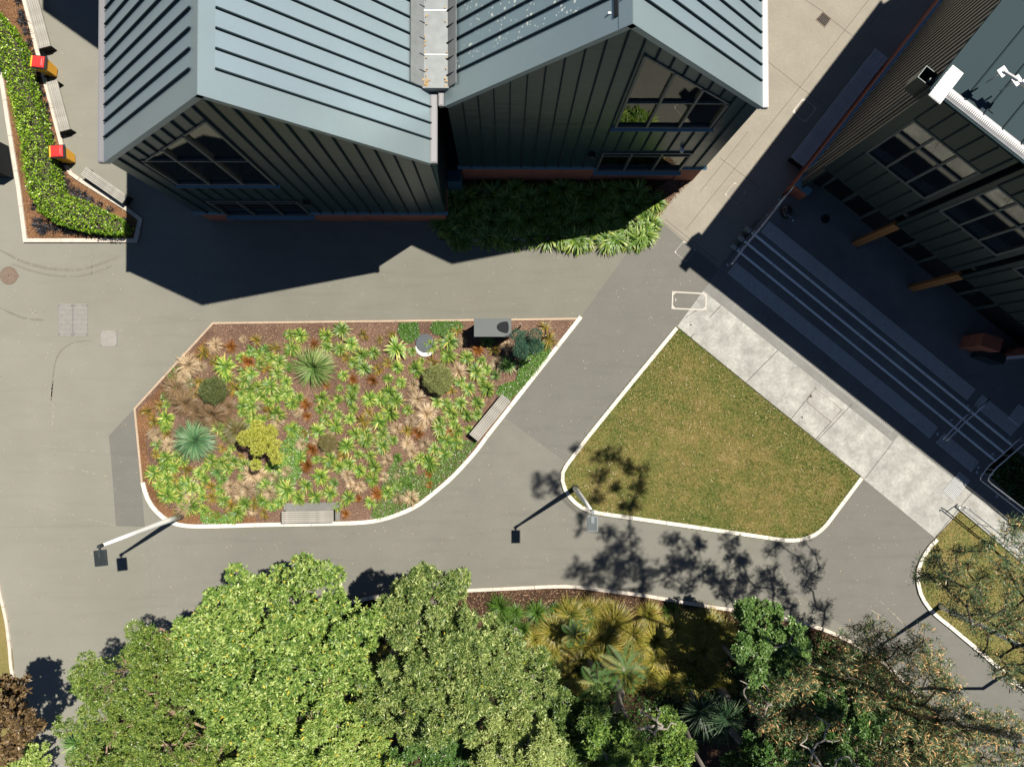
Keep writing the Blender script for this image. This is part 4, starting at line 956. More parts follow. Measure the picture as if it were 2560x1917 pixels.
frame_cover('access_cover', 'smaller cover beside the lawn edge on the white concrete strip', [(2015.6, 1025), (2054.8, 1054), (2030, 1086), (1994, 1054)], .016, 'concrete_white', .012, .02, (2006, 1043, -.68), mat='cover_steel')
frame_cover('access_cover', 'white-framed cover half in shadow left of the long dark bench', [(2008, 245), (2043, 271), (2012.7, 308.7), (1979.4, 281)], .012, None, .04, .12, (2001, 290, -.68))
frame_cover('access_cover', 'thin-framed cover at the join of asphalt and aggregate paving', [(1709, 603), (1739.4, 625), (1714.8, 655), (1685.8, 630.7)], .012, None, .014, .07, mat='cover_frame', bolts=False)
frame_cover('access_cover', 'thin-framed cover wholly in shadow on the aggregate paving', [(1836.5, 456), (1865, 481), (1842, 511), (1812, 487)], .012, None, .014, .07, mat='cover_frame', bolts=False)
def steel_cover(label, px, n, group=None):
    q = PP(px, .008); c = sum(q, Vector()) / 4; root = thing('steel_cover', label, 'access cover', (c.x, c.y, 0), group)
    for k in range(n):
        a, b = k / n, (k + 1) / n; A, B_, C_, D_ = q[0].lerp(q[1], a), q[0].lerp(q[1], b), q[3].lerp(q[2], b), q[3].lerp(q[2], a)
        g = (B_ - A).normalized() * .006; 
        lf = MB().prism([(A + g).xy, (B_ - g).xy, (C_ - g).xy, (D_ + g).xy], -.01, .012).build('cover_leaf', 'cover_steel', root)
        m = MB()
        for r_ in range(26):
            f = (r_ + .5) / 26; s0 = A.lerp(D_, f).lerp(B_.lerp(C_, f), .05); s1 = A.lerp(D_, f).lerp(B_.lerp(C_, f), .95); h = (D_ - A).normalized() * .006
            m.add([flat(s0 - h, .0125), flat(s1 - h, .0125), flat(s1, .017), flat(s0, .017), flat(s0 + h, .0125), flat(s1 + h, .0125)], [(0, 3, 2, 1)[::-1], (3, 4, 5, 2)[::-1]])
        o = m.build('cover_ribs', 'cover_frame', lf); o['kind'] = 'stuff'; o.location = -lf.location; 
        me = o.data; off = wloc(root)
        for f, g_ in ((.06, .08), (.06, .92), (.94, .08), (.94, .92)):
            p = A.lerp(D_, f).lerp(B_.lerp(C_, f), g_); MB().cyl((p.x, p.y, .013), .018, .006, 10).build('bolt', 'steel_black', lf)
steel_cover('pair of ribbed steel cover plates set side by side in the left asphalt', [(145, 759), (220, 759), (220, 841), (145, 841)], 2)
steel_cover('single small ribbed steel cover plate right of the double plates', [(249.6, 826.5), (293.6, 826.5), (293.6, 866), (249.6, 866)], 1)
def manhole(name, label, px, py, r, z, mat, lugs=False):
    p = P(px, py, z); root = thing(name, label, 'manhole cover', tuple(p)); MB().cyl((p.x, p.y, z - .03), r, .036, 40).build('lid', mat, root)
    m = MB()
    for k in range(40):
        a0, a1 = 2 * math.pi * k / 40, 2 * math.pi * (k + 1) / 40
        for ra__, rb__ in ((r * 1.0, r * 1.07),): m.add([(p.x + math.cos(a) * q_, p.y + math.sin(a) * q_, z + .004) for a, q_ in ((a0, ra__ + .005), (a0, rb__), (a1, rb__), (a1, ra__ + .005))], [(0, 1, 2, 3)])
    m.build('rim', mat, root); MB().cyl((p.x, p.y, z + .0065), .022, .003, 10).build('keyhole', 'steel_black', root); MB().cyl((p.x + r * .7, p.y - .03, z + .0065), .018, .003, 10).build('keyhole', 'steel_black', root)
    if lugs:
        for s_ in (-1, 1): MB().box((p.x + s_ * r * 1.1, p.y, z + .001), (.07, .1, .02)).build('lug', mat, root)
    return p
manhole('manhole_cover', 'rusty brown round manhole cover with two lugs at the left edge', 22, 689, .33, .006, 'cover_iron', True)
p = manhole('manhole_cover', 'blue-grey round manhole lid set in the planted bed', 1063, 858, .345, .10, 'manhole_dark')
m = MB(); n = 26
for k in range(n):
    a0, a1 = math.radians(-165 + 150 * k / n), math.radians(-165 + 150 * (k + 1) / n); w0 = .13 * math.sin(math.pi * k / n) + .02; w1 = .13 * math.sin(math.pi * (k + 1) / n) + .02
    m.add([(p.x + math.cos(a) * q_, p.y + math.sin(a) * q_, .085) for a, q_ in ((a0, .36), (a0, .37 + w0), (a1, .37 + w1), (a1, .36))], [(0, 1, 2, 3)])
tag(m.build('concrete_collar', 'white_paint', origin=(p.x, p.y, 0)), 'white concrete crescent round the lower side of the garden manhole', 'concrete collar')
q = PP([(2057.7, 29), (2079.4, 47.8), (2062, 70.5), (2038.5, 49.5)], .012); c = sum(q, Vector()) / 4
dg = thing('drain_grate', 'square drain grate with wavy bars in the aggregate paving', 'drain', tuple(c))
if (q[1] - q[0]).cross(q[2] - q[1]).z < 0: q = q[::-1]
MB().add([v + Vector((0, 0, .001)) for v in q], [(0, 1, 2, 3)]).build('sump', 'steel_black', dg)
m = MB()
for i in range(4):
    a, b = q[i], q[(i + 1) % 4]; t = (b - a).normalized(); n_ = Vector((-t.y, t.x, 0)) * .035; m.add([a + Vector((0, 0, .004)), b + Vector((0, 0, .004)), b + n_ - t * .035 + Vector((0, 0, .004)), a + n_ + t * .035 + Vector((0, 0, .004))], [(0, 1, 2, 3)])
m.build('frame', 'cover_iron', dg)
for k in range(6):
    f = (k + 1) / 7; A, B_ = q[0].lerp(q[1], f), q[3].lerp(q[2], f); t = (B_ - A); s_ = (q[1] - q[0]).normalized(); m = MB(); pr = None
    for i in range(13):
        u_ = i / 12; c_ = A + t * (.08 + .84 * u_) + s_ * .018 * math.sin(u_ * 9.4); pr2 = (c_ - s_ * .008 + Vector((0, 0, .003)), c_ + s_ * .008 + Vector((0, 0, .003)))
        if pr: m.add([pr[0], pr[1], pr2[1], pr2[0]], [(0, 1, 2, 3)])
        pr = pr2
    m.build('grate_bar', 'cover_iron', dg)

# ------------------------------------------------------------------ BENCHES
def bench(label, px, z=.46, slats=6, mat='weathered_timber', length_dir=None, pad=False, group='slatted benches'):
    """px: top corners a,b = one end; d,c = other end"""
    a, b, c, d = PP(px, z); cen = (a + b + c + d) / 4; ax = ((d + c) / 2 - (a + b) / 2); L = ax.length; t = ax.normalized(); n = Vector((-t.y, t.x, 0)); Wd = abs((b - a).dot(n))
    root = thing('bench', label, 'bench', (cen.x, cen.y, 0), group); sw = Wd / slats; ang = math.atan2(t.y, t.x); c0 = Vector((cen.x, cen.y, 0))
    for k in range(slats):
        o = c0 + n * (-Wd / 2 + sw * (k + .5)); m = MB(); m.box((0, 0, 0), (L, sw - .014, .055)); s_ = m.build('slat', mat, None); s_.parent = root; s_.location = (o - c0) + Vector((0, 0, z - .0275 + random.uniform(-.003, .003))); s_.rotation_euler = (0, 0, ang + random.uniform(-.001, .001))
    for e in (-1, 1):
        q = c0 + t * e * (L / 2 - .03); h = z - .06
        m = MB(); A = [q - n * Wd * .48 - t * .012, q + n * Wd * .48 - t * .012, q + n * Wd * .48 + t * .012, q - n * Wd * .48 + t * .012]
        m.hexa([flat(v, .0) for v in A], [flat(v, h) for v in A]); m.build('end_panel', 'steel_black', root)
    m = MB(); q = c0; m.box((q.x, q.y, z - .085), (L - .1, Wd * .5, .045), ang); m.build('frame', 'steel_black', root)
    if pad:
        MB().box((q.x + .06, q.y + .13, .045), (L + .2, Wd + .25, .05), ang).build('concrete_pad', 'concrete_grey', root)
    return root
bench('weathered slatted bench at the top left edge, above the upper bin', [(63.8, 0), (95.6, 0), (124.6, 114.5), (95.7, 121.7)] if False else [(50, -50), (82, -52), (125, 115), (96, 122)])
bench('weathered slatted bench between the two red-lidded bins', [(114, 206), (142, 200), (176, 323), (146, 330)])
bench('weathered slatted bench slanting below the lower bin, near the building shadow', [(201.6, 437), (215, 417), (319.6, 487.4), (304.4, 510.2)])
bench('weathered slatted bench on the lower kerb of the planted bed', [(704, 1308), (704, 1278), (834, 1276), (833, 1305.5)], pad=True)
bench('weathered slatted bench on the slanting right kerb of the planted bed', [(1173, 1084.6), (1195, 1103.5), (1277.7, 1003.5), (1254.5, 984.6)])
bench('very long dark slatted bench along the shaded brick wall', [(1975, 395.7), (2012.8, 413), (2220, 145), (2188, 122)], slats=10, mat='dark_slat', group=None)

# ------------------------------------------------------------------ BINS
def wheelie(label, px, py, rz):
    p = P(px, py); root = thing('wheelie_bin', label, 'bin', (p.x, p.y, 0), 'red and yellow wheelie bins', rz=rz, local=True)
    # local frame: front (lift side) towards +x, hinge towards -x
    def ring(x0, x1, w_, z): return [Vector((x0, -w_, z)), Vector((x1, -w_, z)), Vector((x1, w_, z)), Vector((x0, w_, z))]
    MB().hexa(ring(-.17, .17, .17, .06), ring(-.235, .25, .225, .90)).build('body', 'bin_yellow', root, bevel=.02)
    MB().hexa(ring(-.25, .285, .25, .86), ring(-.25, .305, .255, .93)).build('rim', 'bin_black', root, bevel=.012)
    MB().hexa(ring(-.235, .235, .225, .932), ring(-.215, .215, .205, .985)).build('lid', 'bin_red', root, bevel=.02)
    MB().hexa(ring(-.15, .15, .14, .986), ring(-.14, .14, .13, .992)).build('lid_panel', 'bin_red', root, bevel=.004)
    MB().hexa(ring(-.30, -.245, .22, .9), ring(-.30, -.245, .22, .95)).build('handle', 'bin_yellow', root, bevel=.008)
    for s_ in (-1, 1): MB().tube([(-.2, s_ * .20, .1), (-.2, s_ * .25, .1)], .1, 18).build('wheel', 'bin_black', root)
    MB().tube([(-.2, -.2, .1), (-.2, .2, .1)], .012, 8).build('axle', 'bin_black', root)
wheelie('red-lidded yellow wheelie bin nearer the top edge, between two benches', 135, 183, math.radians(-6))
wheelie('red-lidded yellow wheelie bin lower down, beside the slanting bench', 180, 399, math.radians(3))

# ------------------------------------------------------------------ CABINET
q = PP([(1185, 796), (1278.4, 795.5), (1278.4, 842), (1185, 842)], 1.3); c = sum(q, Vector()) / 4; cw, cd = (q[1] - q[0]).length, (q[3] - q[0]).length
cb = thing('grey_cabinet', 'grey metal cabinet with dark rounded opening on its top, at the bed edge', 'cabinet', (c.x, c.y, 0))
MB().box((c.x, c.y, .64), (cw - .1, cd - .1, 1.28)).build('body', 'wall_metal_dark', cb); MB().box((c.x, c.y, 1.265), (cw, cd, .07)).build('top', 'cabinet_grey', cb, bevel=.006)
o_ = [(1243, 812), (1249, 807), (1258, 804), (1267, 803.5), (1270.5, 806), (1272, 816), (1271.5, 827), (1268.5, 833), (1262, 833), (1250, 829), (1243.5, 824), (1241.5, 818)]
v = PP(o_, 1.302); MB().prism([p.xy for p in v], 1.298, 1.304).build('opening', 'steel_black', cb)
for x in (-.3, .3): MB().box((c.x + x * cw * .8, c.y - cd / 2 + .06, .6), (.02, .02, 1.0)).build('door_seam', 'steel_black', cb)

# ------------------------------------------------------------------ LAMP POSTS
def lamp(label, px, py, mat, hmat, rz, h=5.55, hd=(.39, .5)):
    p = P(px, py); root = thing('street_lamp', label, 'street lamp', (p.x, p.y, 0), 'lamp posts')
    MB().tube([p, (p.x, p.y, 1.2), (p.x, p.y, 3.4), (p.x, p.y, h)], [.105, .1, .075, .042], 20).build('pole', mat, root, smooth=True)
    MB().cyl((p.x, p.y, 0.03), .15, .04, 20).build('base_plate', 'steel_black', root)
    d = Vector((math.sin(rz), -math.cos(rz), 0)); s_ = Vector((math.cos(rz), math.sin(rz), 0)); z = h + .02
    MB().cyl((p.x, p.y, h - .12), .06, .2, 14).build('collar', hmat, root)
    MB().tube([Vector((p.x, p.y, z)), Vector((p.x, p.y, z)) + d * .2], .035, 8).build('arm', hmat, root)
    c_ = Vector((p.x, p.y, z)) + d * (.12 + hd[1] / 2); hdm = MB().box((c_.x, c_.y, z), (hd[0], hd[1], .06), rz).build('head', hmat, root, bevel=.006)
    for k in range(9):
        o = c_ + s_ * (hd[0] * (-.4 + .1 * k)) + d * (.06 if 3 <= k <= 5 else 0); MB().box((o.x, o.y, z + .045), (.012, hd[1] * (.86 if not 3 <= k <= 5 else .6), .03), rz).build('cooling_fin', hmat, hdm)
    MB().box((c_.x - d.x * .13, c_.y - d.y * .13, z + .05), (.1, .2, .05), rz).build('driver_box', hmat, hdm)
    MB().box((c_.x, c_.y, z - .034), (hd[0] * .8, hd[1] * .7, .006), rz).build('lens', 'white_paint', hdm)
lamp('white lamp post at the lower left corner of the planted bed', 452, 1289, 'lamp_pole_white', 'lamp_head_dark', math.radians(6))
lamp('grey lamp post at the left tip of the triangular lawn', 1437, 1220, 'lamp_pole_white', 'lamp_head_grey', math.radians(0), 5.6, (.33, .5))
lamp('pale lamp post on the right lawn, partly behind gum leaves', 2349, 1514, 'lamp_pole_white', 'lamp_head_dark', math.radians(0))
# dark block at the far left edge
b = P(22, 366); b2 = P(35, 447); tag(MB().prism([(b.x - 2.5, b.y + .3), b.xy, b2.xy, (b2.x - 2.5, b2.y + .2)], 0, .95).build('plinth_block', 'steel_black', origin=(b.x, b.y, 0)), 'dark metal block jutting in at the far left edge beside the planter', 'block')

# ------------------------------------------------------------------ PLANT BUILDERS
def plant_mesh(kind, var):
    if kind == 'lily': V, Fq, T = blades(88, .47, .046, .66, 1.3, 3, .32, .22, .08, .6)
    elif kind == 'bluelily': V, Fq, T = blades(60, .36, .045, .7, 1.5, 3, .12, .15, .08, .35)
    elif kind == 'spiky': V, Fq, T = blades(46, .44, .032, .8, 1.1, 3, .45, .25, .05, .4)
    elif kind == 'darkflax': V, Fq, T = blades(54, .55, .05, .85, 1.0, 3, .2, .15, .06, .4)
    elif kind == 'orange': V, Fq, T = blades(90, .30, .014, .95, 1.0, 3, .45, .25, .04, .3)
    elif kind == 'straw': V, Fq, T = blades(150, .40, .012, .95, 1.6, 3, .55, .25, .05, .2)
    elif kind == 'wispy': V, Fq, T = blades(260, .55, .010, .95, 1.9, 4, .5, .3, .10, .1)
    elif kind == 'flax': V, Fq, T = blades(520, 1.0, .026, .8, 1.25, 4, .35, .25, .10, .55)
    elif kind == 'olive': V, Fq, T = blades(300, .80, .020, .95, 1.35, 4, .4, .25, .08, .5)
    elif kind == 'black': V, Fq, T = blades(60, .20, .012, .7, 1.3, 3, .5, .3, .06, .2)
    elif kind == 'gold': V, Fq, T = blades(380, .66, .011, 1.0, 1.7, 4, .35, .2, .09, .5)
    elif kind == 'greengold': V, Fq, T = blades(170, .58, .018, 1.0, 1.3, 3, .1, .12, .06, .2)
    elif kind == 'bigly': V, Fq, T = blades(120, .66, .055, .85, 1.4, 4, .22, .18, .10, .45)
    elif kind == 'yucca': V, Fq, T = blades(150, 1.05, .045, .45, .5, 3, .35, .3, .10, .3)
    me = bpy.data.meshes.new(kind + '_leaves'); o = npmesh(kind, V, Fq, 'leaf_lily', None, T); me = o.data; bpy.data.objects.remove(o); return me
KM = {'lily': 'leaf_lily', 'bluelily': 'leaf_lily', 'spiky': 'leaf_amber', 'darkflax': 'leaf_flax', 'orange': 'leaf_orange', 'straw': 'leaf_straw', 'wispy': 'leaf_wispy', 'flax': 'leaf_flax', 'olive': 'leaf_olive', 'black': 'leaf_black', 'gold': 'leaf_gold', 'greengold': 'leaf_lily', 'bigly': 'leaf_lily', 'yucca': 'leaf_yucca'}
RN = {'lily': .50, 'bluelily': .42, 'spiky': .47, 'darkflax': .55, 'orange': .27, 'straw': .36, 'wispy': .50, 'flax': .98, 'olive': .85, 'black': .2, 'gold': .5, 'greengold': .5, 'bigly': .62, 'yucca': 1.0}
BANK = {}
def bank(kind):
    if kind not in BANK:
        BANK[kind] = [plant_mesh(kind, i) for i in range(9 if kind in ('lily', 'gold', 'bigly', 'straw', 'black') else 2)]
        for me in BANK[kind]: me.materials.clear(); me.materials.append(MATS[KM[kind]])
    return random.choice(BANK[kind])
NMS = {'lily': ('strappy_lily', 'plant', 'green yellow-tipped strappy lily clump'), 'bluelily': ('strappy_lily', 'plant', 'bluish strappy lily clump'), 'spiky': ('spiky_sedge', 'plant', 'yellow-green spiky sedge tuft'),
       'darkflax': ('flax_plant', 'plant', 'dark green flax clump'), 'orange': ('orange_sedge', 'plant', 'orange sedge tuft'), 'straw': ('straw_tussock', 'grass clump', 'straw-coloured dry tussock'),
       'wispy': ('wispy_tussock', 'grass clump', 'wispy brown tussock'), 'flax': ('flax_plant', 'plant', 'large pale-striped flax'), 'olive': ('flax_plant', 'plant', 'large olive-brown flax'), 'black': ('black_grass', 'plant', 'black mondo grass tuft'),
       'gold': ('golden_tussock', 'grass clump', 'golden-green tussock'), 'greengold': ('green_tussock', 'grass clump', 'fresh green spiky tussock'), 'bigly': ('strappy_lily', 'plant', 'large strappy lily clump'), 'yucca': ('yucca', 'plant', 'dark yucca rosette')}
PENDING = []
def plant(kind, px, py, rpx, z=.03, label=None, zone='bed', group=None, mat=None):
    """px,py picture position of the clump centre, rpx its radius there"""
    p = P(px, py, z + .12); me = bank(kind); o = bpy.data.objects.new(NMS[kind][0], me); COL.objects.link(o)
    s_ = rpx * .01578 / RN[kind]; o.location = (p.x, p.y, z); o.rotation_euler = (random.uniform(-.22, .22), random.uniform(-.22, .22), random.uniform(0, 6.28)); o.scale = (s_, s_, s_ * random.uniform(.85, 1.1))
    if kind in ('lily', 'bigly', 'spiky', 'darkflax', 'bluelily'): o.scale.z = min(o.scale.z, 1.15)
    o['category'] = NMS[kind][1]
    if group: o['group'] = group
    if label: o['label'] = label
    else: PENDING.append((o, kind, px, py, zone))
    return o
def Z(k, ox, oy, lst, kind, **kw):
    for x, y, r_ in lst: plant(kind, ox + x / 5.257, oy + y / 5.257, r_ / 5.257 * kw.get('f', 1.0), **{a: b for a, b in kw.items() if a != 'f'})
G = 'plants in the central bed'
LF = 1.22
Z(0, 730, 780, [(100, 310, 110), (450, 310, 120), (650, 240, 130), (620, 490, 110), (770, 420, 110), (900, 560, 120), (940, 740, 120), (1360, 480, 170), (1380, 730, 100), (1630, 760, 130), (670, 830, 90),
    (2060, 380, 150), (2050, 560, 140), (1260, 880, 80), (1430, 930, 90), (620, 1000, 60), (800, 1000, 100), (600, 1140, 80), (770, 1130, 110), (1010, 1140, 120), (1280, 1060, 120), (1360, 1170, 130),
    (800, 1280, 80), (510, 1240, 80), (350, 1280, 80), (600, 1350, 80), (430, 1410, 90), (570, 1500, 120), (340, 1570, 120), (1290, 1320, 150), (1130, 1440, 130), (960, 1600, 110), (1180, 1600, 110), (40, 500, 80),
    (20, 1200, 90), (1900, 1180, 100), (2060, 1300, 110), (1930, 1450, 110), (2120, 1480, 90), (450, 470, 100), (1700, 640, 60), (80, 1120, 90), (-60, 1060, 100)], 'lily', f=LF, group=G)
Z(0, 330, 780, [(2060, 290, 90), (2090, 480, 130), (1220, 720, 170), (1240, 850, 110), (1920, 660, 120), (1560, 800, 110), (1900, 800, 110), (1800, 980, 150), (1540, 1000, 100), (1990, 1080, 120), (1560, 1240, 130),
    (2100, 1200, 110), (1900, 1340, 140), (440, 1390, 130), (440, 1220, 70), (1540, 1480, 110), (430, 1500, 100), (2100, 1540, 120), (1790, 1190, 100), (1680, 1100, 90), (1700, 1400, 80), (2020, 920, 100)], 'lily', f=LF, group=G)
Z(0, 330, 1040, [(430, 560, 130), (270, 760, 130), (450, 1050, 150), (760, 950, 130), (760, 1180, 150), (1200, 1120, 110), (1470, 1160, 130), (1370, 1290, 140), (1330, 600, 90), (870, 750, 90), (1890, 660, 130), (2030, 980, 160), (2170, 1100, 90), (560, 940, 110), (620, 1080, 100), (340, 900, 90)], 'lily', f=LF, group=G)
Z(0, 730, 1040, [(715, 400, 130), (500, 580, 130), (740, 640, 110), (970, 310, 130), (1180, 400, 120), (1020, 530, 100), (890, 720, 110), (1080, 680, 110), (1050, 840, 110), (370, 800, 140), (170, 920, 110), (80, 1080, 110), (300, 1060, 110),
    (500, 1020, 120), (740, 1080, 120), (1550, 670, 110), (1810, 620, 140), (2000, 500, 110), (2010, 320, 120), (1920, 150, 80), (860, 500, 80)], 'lily', f=LF, group=G)
Z(0, 1060, 780, [(560, 600, 110), (680, 780, 130), (820, 750, 90), (580, 1010, 110), (830, 1010, 130), (480, 1200, 110), (700, 1200, 110), (370, 1340, 110), (560, 1360, 100), (200, 1540, 120), (430, 1560, 110), (760, 900, 80), (290, 1200, 90)], 'lily', f=LF, group=G)
Z(0, 330, 1040, [(1110, 740, 120)], 'darkflax', group=G)
Z(0, 1060, 780, [(1100, 700, 170), (940, 830, 100)], 'darkflax', group=G)
Z(0, 1060, 780, [(1590, 200, 90), (1640, 370, 125), (930, 500, 100), (430, 240, 85)], 'spiky', f=1.4, group=G)
Z(0, 730, 780, [(930, 500 + 940, 110), (940, 300, 85), (690, 590, 80), (1850, 660, 100), (1150, 370, 70), (1300, 300, 70)], 'spiky', f=1.35, group=G)
Z(0, 330, 780, [(1620, 370, 95), (1870, 470, 95), (930, 540, 115), (1080, 630, 85), (1760, 740, 90), (180, 1310, 90), (270, 1440, 100), (340, 1230, 80), (870, 920, 90), (1340, 1000, 120), (800, 1080, 90)], 'spiky', f=1.35, group=G)
Z(0, 330, 1040, [(1040, 1080, 100), (700, 700, 100), (1730, 1280, 90), (560, 820, 80), (300, 500, 80), (1120, 1290, 80), (560, 1260, 60)], 'spiky', f=1.35, group=G)
Z(0, 730, 780, [(280, 430, 80), (790, 890, 75), (1060, 900, 80), (180, 1210, 80), (190, 1370, 65), (1650, 1590, 90), (2080, 1580, 60), (440, 960, 60)], 'orange', f=1.35, group=G)
Z(0, 730, 1040, [(250, 440, 90), (190, 650, 90), (1110, 1030, 90), (1790, 770, 55), (150, 230, 50), (700, 1290, 60), (870, 1090, 50), (1800, 900, 50)], 'orange', f=1.35, group=G)
Z(0, 1060, 780, [(700, 500, 95)], 'orange', f=1.35, group=G)
Z(0, 330, 780, [(1520, 660, 95), (1280, 450, 85)], 'orange', f=1.35, group=G)
Z(0, 330, 780, [(1090, 440, 115), (740, 700, 170), (660, 840, 110), (1450, 360, 60), (900, 720, 90), (2180, 1300, 60), (250, 1600, 80)], 'straw', f=1.3, group=G)
Z(0, 730, 780, [(1590, 960, 100), (1640, 1150, 130), (1760, 1340, 150), (1370, 1530, 95), (2180, 780, 120), (1700, 1500, 80), (60, 1330, 80)], 'straw', f=1.3, group=G)
Z(0, 730, 1040, [(1510, 370, 100), (1580, 480, 90), (1240, 580, 90), (1740, 360, 90), (1370, 790, 50), (890, 930, 90), (1390, 1090, 85), (1560, 1080, 120), (760, 900, 70), (300, 340, 60)], 'straw', f=1.3, group=G)
Z(0, 330, 1040, [(1270, 930, 95), (1500, 960, 140), (1560, 760, 140), (1680, 760, 100), (320, 260, 100)], 'straw', f=1.3, group=G)
Z(0, 1060, 780, [(520, 390, 70), (1080, 440, 80)], 'straw', f=1.3, group=G)
Z(0, 330, 780, [(560, 1000, 150), (700, 1200, 150), (1060, 1350, 170), (830, 1300, 120), (1250, 1250, 110), (1340, 1600, 110), (620, 1100, 120), (950, 1180, 110)], 'wispy', f=1.6, group=G)
plant('flax', 730 + 280 / 5.257, 780 + 725 / 5.257, 64, label='large pale-striped flax fanning out in the upper middle of the bed', group=G)
o = plant('flax', 330 + 820 / 5.257, 1040 + 330 / 5.257, 62, label='large blue-green flax at the left of the bed', group=G); o.data = o.data.copy(); o.data.materials.clear(); o.data.materials.append(MATS['leaf_blueflax'])
plant('olive', 330 + 1370 / 5.257, 1040 + 200 / 5.257, 52, label='large olive-brown flax between the blue-green flax and the yellow shrub', group=G)

def bush(name, label, cat, px, py, rpx, hz, mat, n, L, W, z=.03, trunk=None, lob=None, group=None, flat_=.8, tmean=.5, axis_up=.5):
    p = P(px, py, z + hz * .6); r_ = rpx * (H - hz * .6) / F; root = thing(name, label, cat, (p.x, p.y, z), group)
    lobes = lob or [(0, 0, hz - r_ * flat_, r_)]
    Cs = []; Ds = []
    for (lx, ly, lz, lr) in lobes:
        m = int(n * lr * lr / sum(l[3] ** 2 for l in lobes)); d = unit(rng.normal(size=(m, 3))); d[:, 2] = np.where(d[:, 2] < -.35, -d[:, 2], d[:, 2])
        rr = lr * (1.06 - .34 * rng.random(m) ** 2 + rng.normal(0, .03, m)) * (1 + .12 * np.sin(d[:, 0] * 7 + lx * 9) * np.cos(d[:, 1] * 6))
        c = np.array([lx, ly, lz]) + d * rr[:, None] * np.array([1, 1, flat_]); Cs.append(c); Ds.append(unit(d * .35 + rng.normal(0, .6, (m, 3)) * np.array([1, 1, .5])))
    C = np.concatenate(Cs); D = np.concatenate(Ds); C[:, 2] = np.maximum(C[:, 2], .02)
    V, Fq = leaves(C, D, L * rng.uniform(.7, 1.2, len(C)), W); T = np.clip(rng.normal(tmean, .25, len(C)), 0, 1)
    npmesh('foliage', V, Fq, mat, root, T)
    m = MB(); 
    for k in range(5):
        a = k * 1.26; l = lobes[k % len(lobes)]; m.tube([(0 + .03 * math.cos(a), .03 * math.sin(a), 0), (l[0] * .5 + .1 * math.cos(a), l[1] * .5 + .1 * math.sin(a), l[2] * .5), (l[0] + l[3] * .4 * math.cos(a), l[1] + l[3] * .4 * math.sin(a), l[2] + .1 * l[3])], [.02, .015, .006], 5)
    root2 = root; mm = m.v; m.v = [v + Vector(root.location) for v in mm]; m.build('stems', 'bark_pale', root)
    return root
bush('round_bush', 'round grey-green bush at the left of the bed', 'bush', 530, 976, 31, .75, 'leaf_bush', 9000, .045, .022, tmean=.45)
bush('round_bush', 'domed olive bush right of centre in the bed, below the round lid', 'bush', 1093, 948, 35, .85, 'leaf_bush', 11000, .045, .022, tmean=.85)
bush('round_bush', 'small yellowish round bush low in the middle of the bed', 'bush', 818, 1107, 21, .45, 'leaf_olive', 4000, .04, .018, tmean=.6)
lb = [(rng.normal(0, .42), rng.normal(0, .38), .9 + rng.uniform(0, .45), rng.uniform(.17, .27)) for _ in range(17)]
bush('yellow_shrub', 'bright yellow-green shrub with clustered foliage in the lower middle of the bed', 'shrub', 662, 1105, 50, 1.5, 'leaf_yellow', 9000, .06, .042, lob=lb, tmean=.5)
lb = [(rng.normal(0, .22), rng.normal(0, .22), 1.1 + rng.uniform(0, .7), rng.uniform(.18, .28)) for _ in range(11)]
bush('blue_green_tree', 'small blue-green staked tree near the right corner of the bed', 'tree', 1317, 862, 34, 1.8, 'leaf_bluegreen', 8000, .07, .018, lob=lb, tmean=.5)
for (x, y), lab in (((1300, 818), 'timber stake above the blue-green tree'), ((1323, 902), 'timber stake below the blue-green tree'), ((1360, 845), 'timber stake right of the blue-green tree')):
    p = P(x, y); tag(MB().box((p.x, p.y, .65), (.045, .045, 1.3)).build('stake', 'bark_pale', origin=tuple(p)), lab, 'stake')

ex = random.Random(12); have = [(o.location.x, o.location.y) for o in COL.objects if o.get('group') == G]; added = 0
for _ in range(3000):
    x, y = ex.uniform(360, 1300), ex.uniform(850, 1295)
    left = x < 700
    if not inside(np.array([[x, y]]), [(380, 1010), (520, 880), (650, 860), (1290, 850), (1200, 1060), (1000, 1240), (880, 1280), (450, 1290), (385, 1200)])[0]: continue
    if math.hypot(x - 783, y - 918) < 62 or math.hypot(x - 486, y - 1102) < 60 or math.hypot(x - 662, y - 1105) < 56 or math.hypot(x - 530, y - 976) < 40 or math.hypot(x - 1093, y - 948) < 42 or (700 < x < 840 and y > 1262) or (400 < x < 600 and y < 1060): continue
    p = P(x, y, .1); need = .30 if left else .40
    if min(math.hypot(p.x - a, p.y - b) for a, b in have) < need: continue
    plant('lily' if ex.random() < .62 else ex.choice(['bluelily', 'spiky', 'straw', 'spiky'] if left else ['spiky', 'straw', 'bluelily', 'spiky']), x, y, ex.uniform(13, 23) * 1.2, group=G); have.append((p.x, p.y)); added += 1
    if added > 140: break
# ground cover patches with little white flowers
def cover(name, label, px, n, mat='leaf_cover', z=.035, L=.05, W=.03, hmax=.07, tm=.45, tv=.25, k=1.0, o=(0, 0)):
    poly = PP(px, 0, k, o); q = scatter([(p.x, p.y) for p in poly], int(n * 1.9)); m = len(q)
    C = np.column_stack([q, z + rng.random(m) * hmax]); D = unit(np.column_stack([rng.normal(0, 1, m), rng.normal(0, 1, m), rng.uniform(.1, .9, m)]))
    V, Fq = leaves(C, D, L * rng.uniform(.6, 1.2, m), W); T = np.clip(rng.normal(tm, tv, m), 0, .94); T[rng.random(m) < .035] = 1.0
    ob = npmesh(name, V, Fq, mat, None, T); tag(ob, label, 'ground cover', kind='stuff'); return ob
cover('ground_cover', 'green flowering ground cover on the right corner of the bed', [(1330, 850), (1380, 860), (1376, 884), (1340, 935), (1275, 1000), (1240, 985), (1245, 965), (1290, 950), (1300, 900)], 5200)
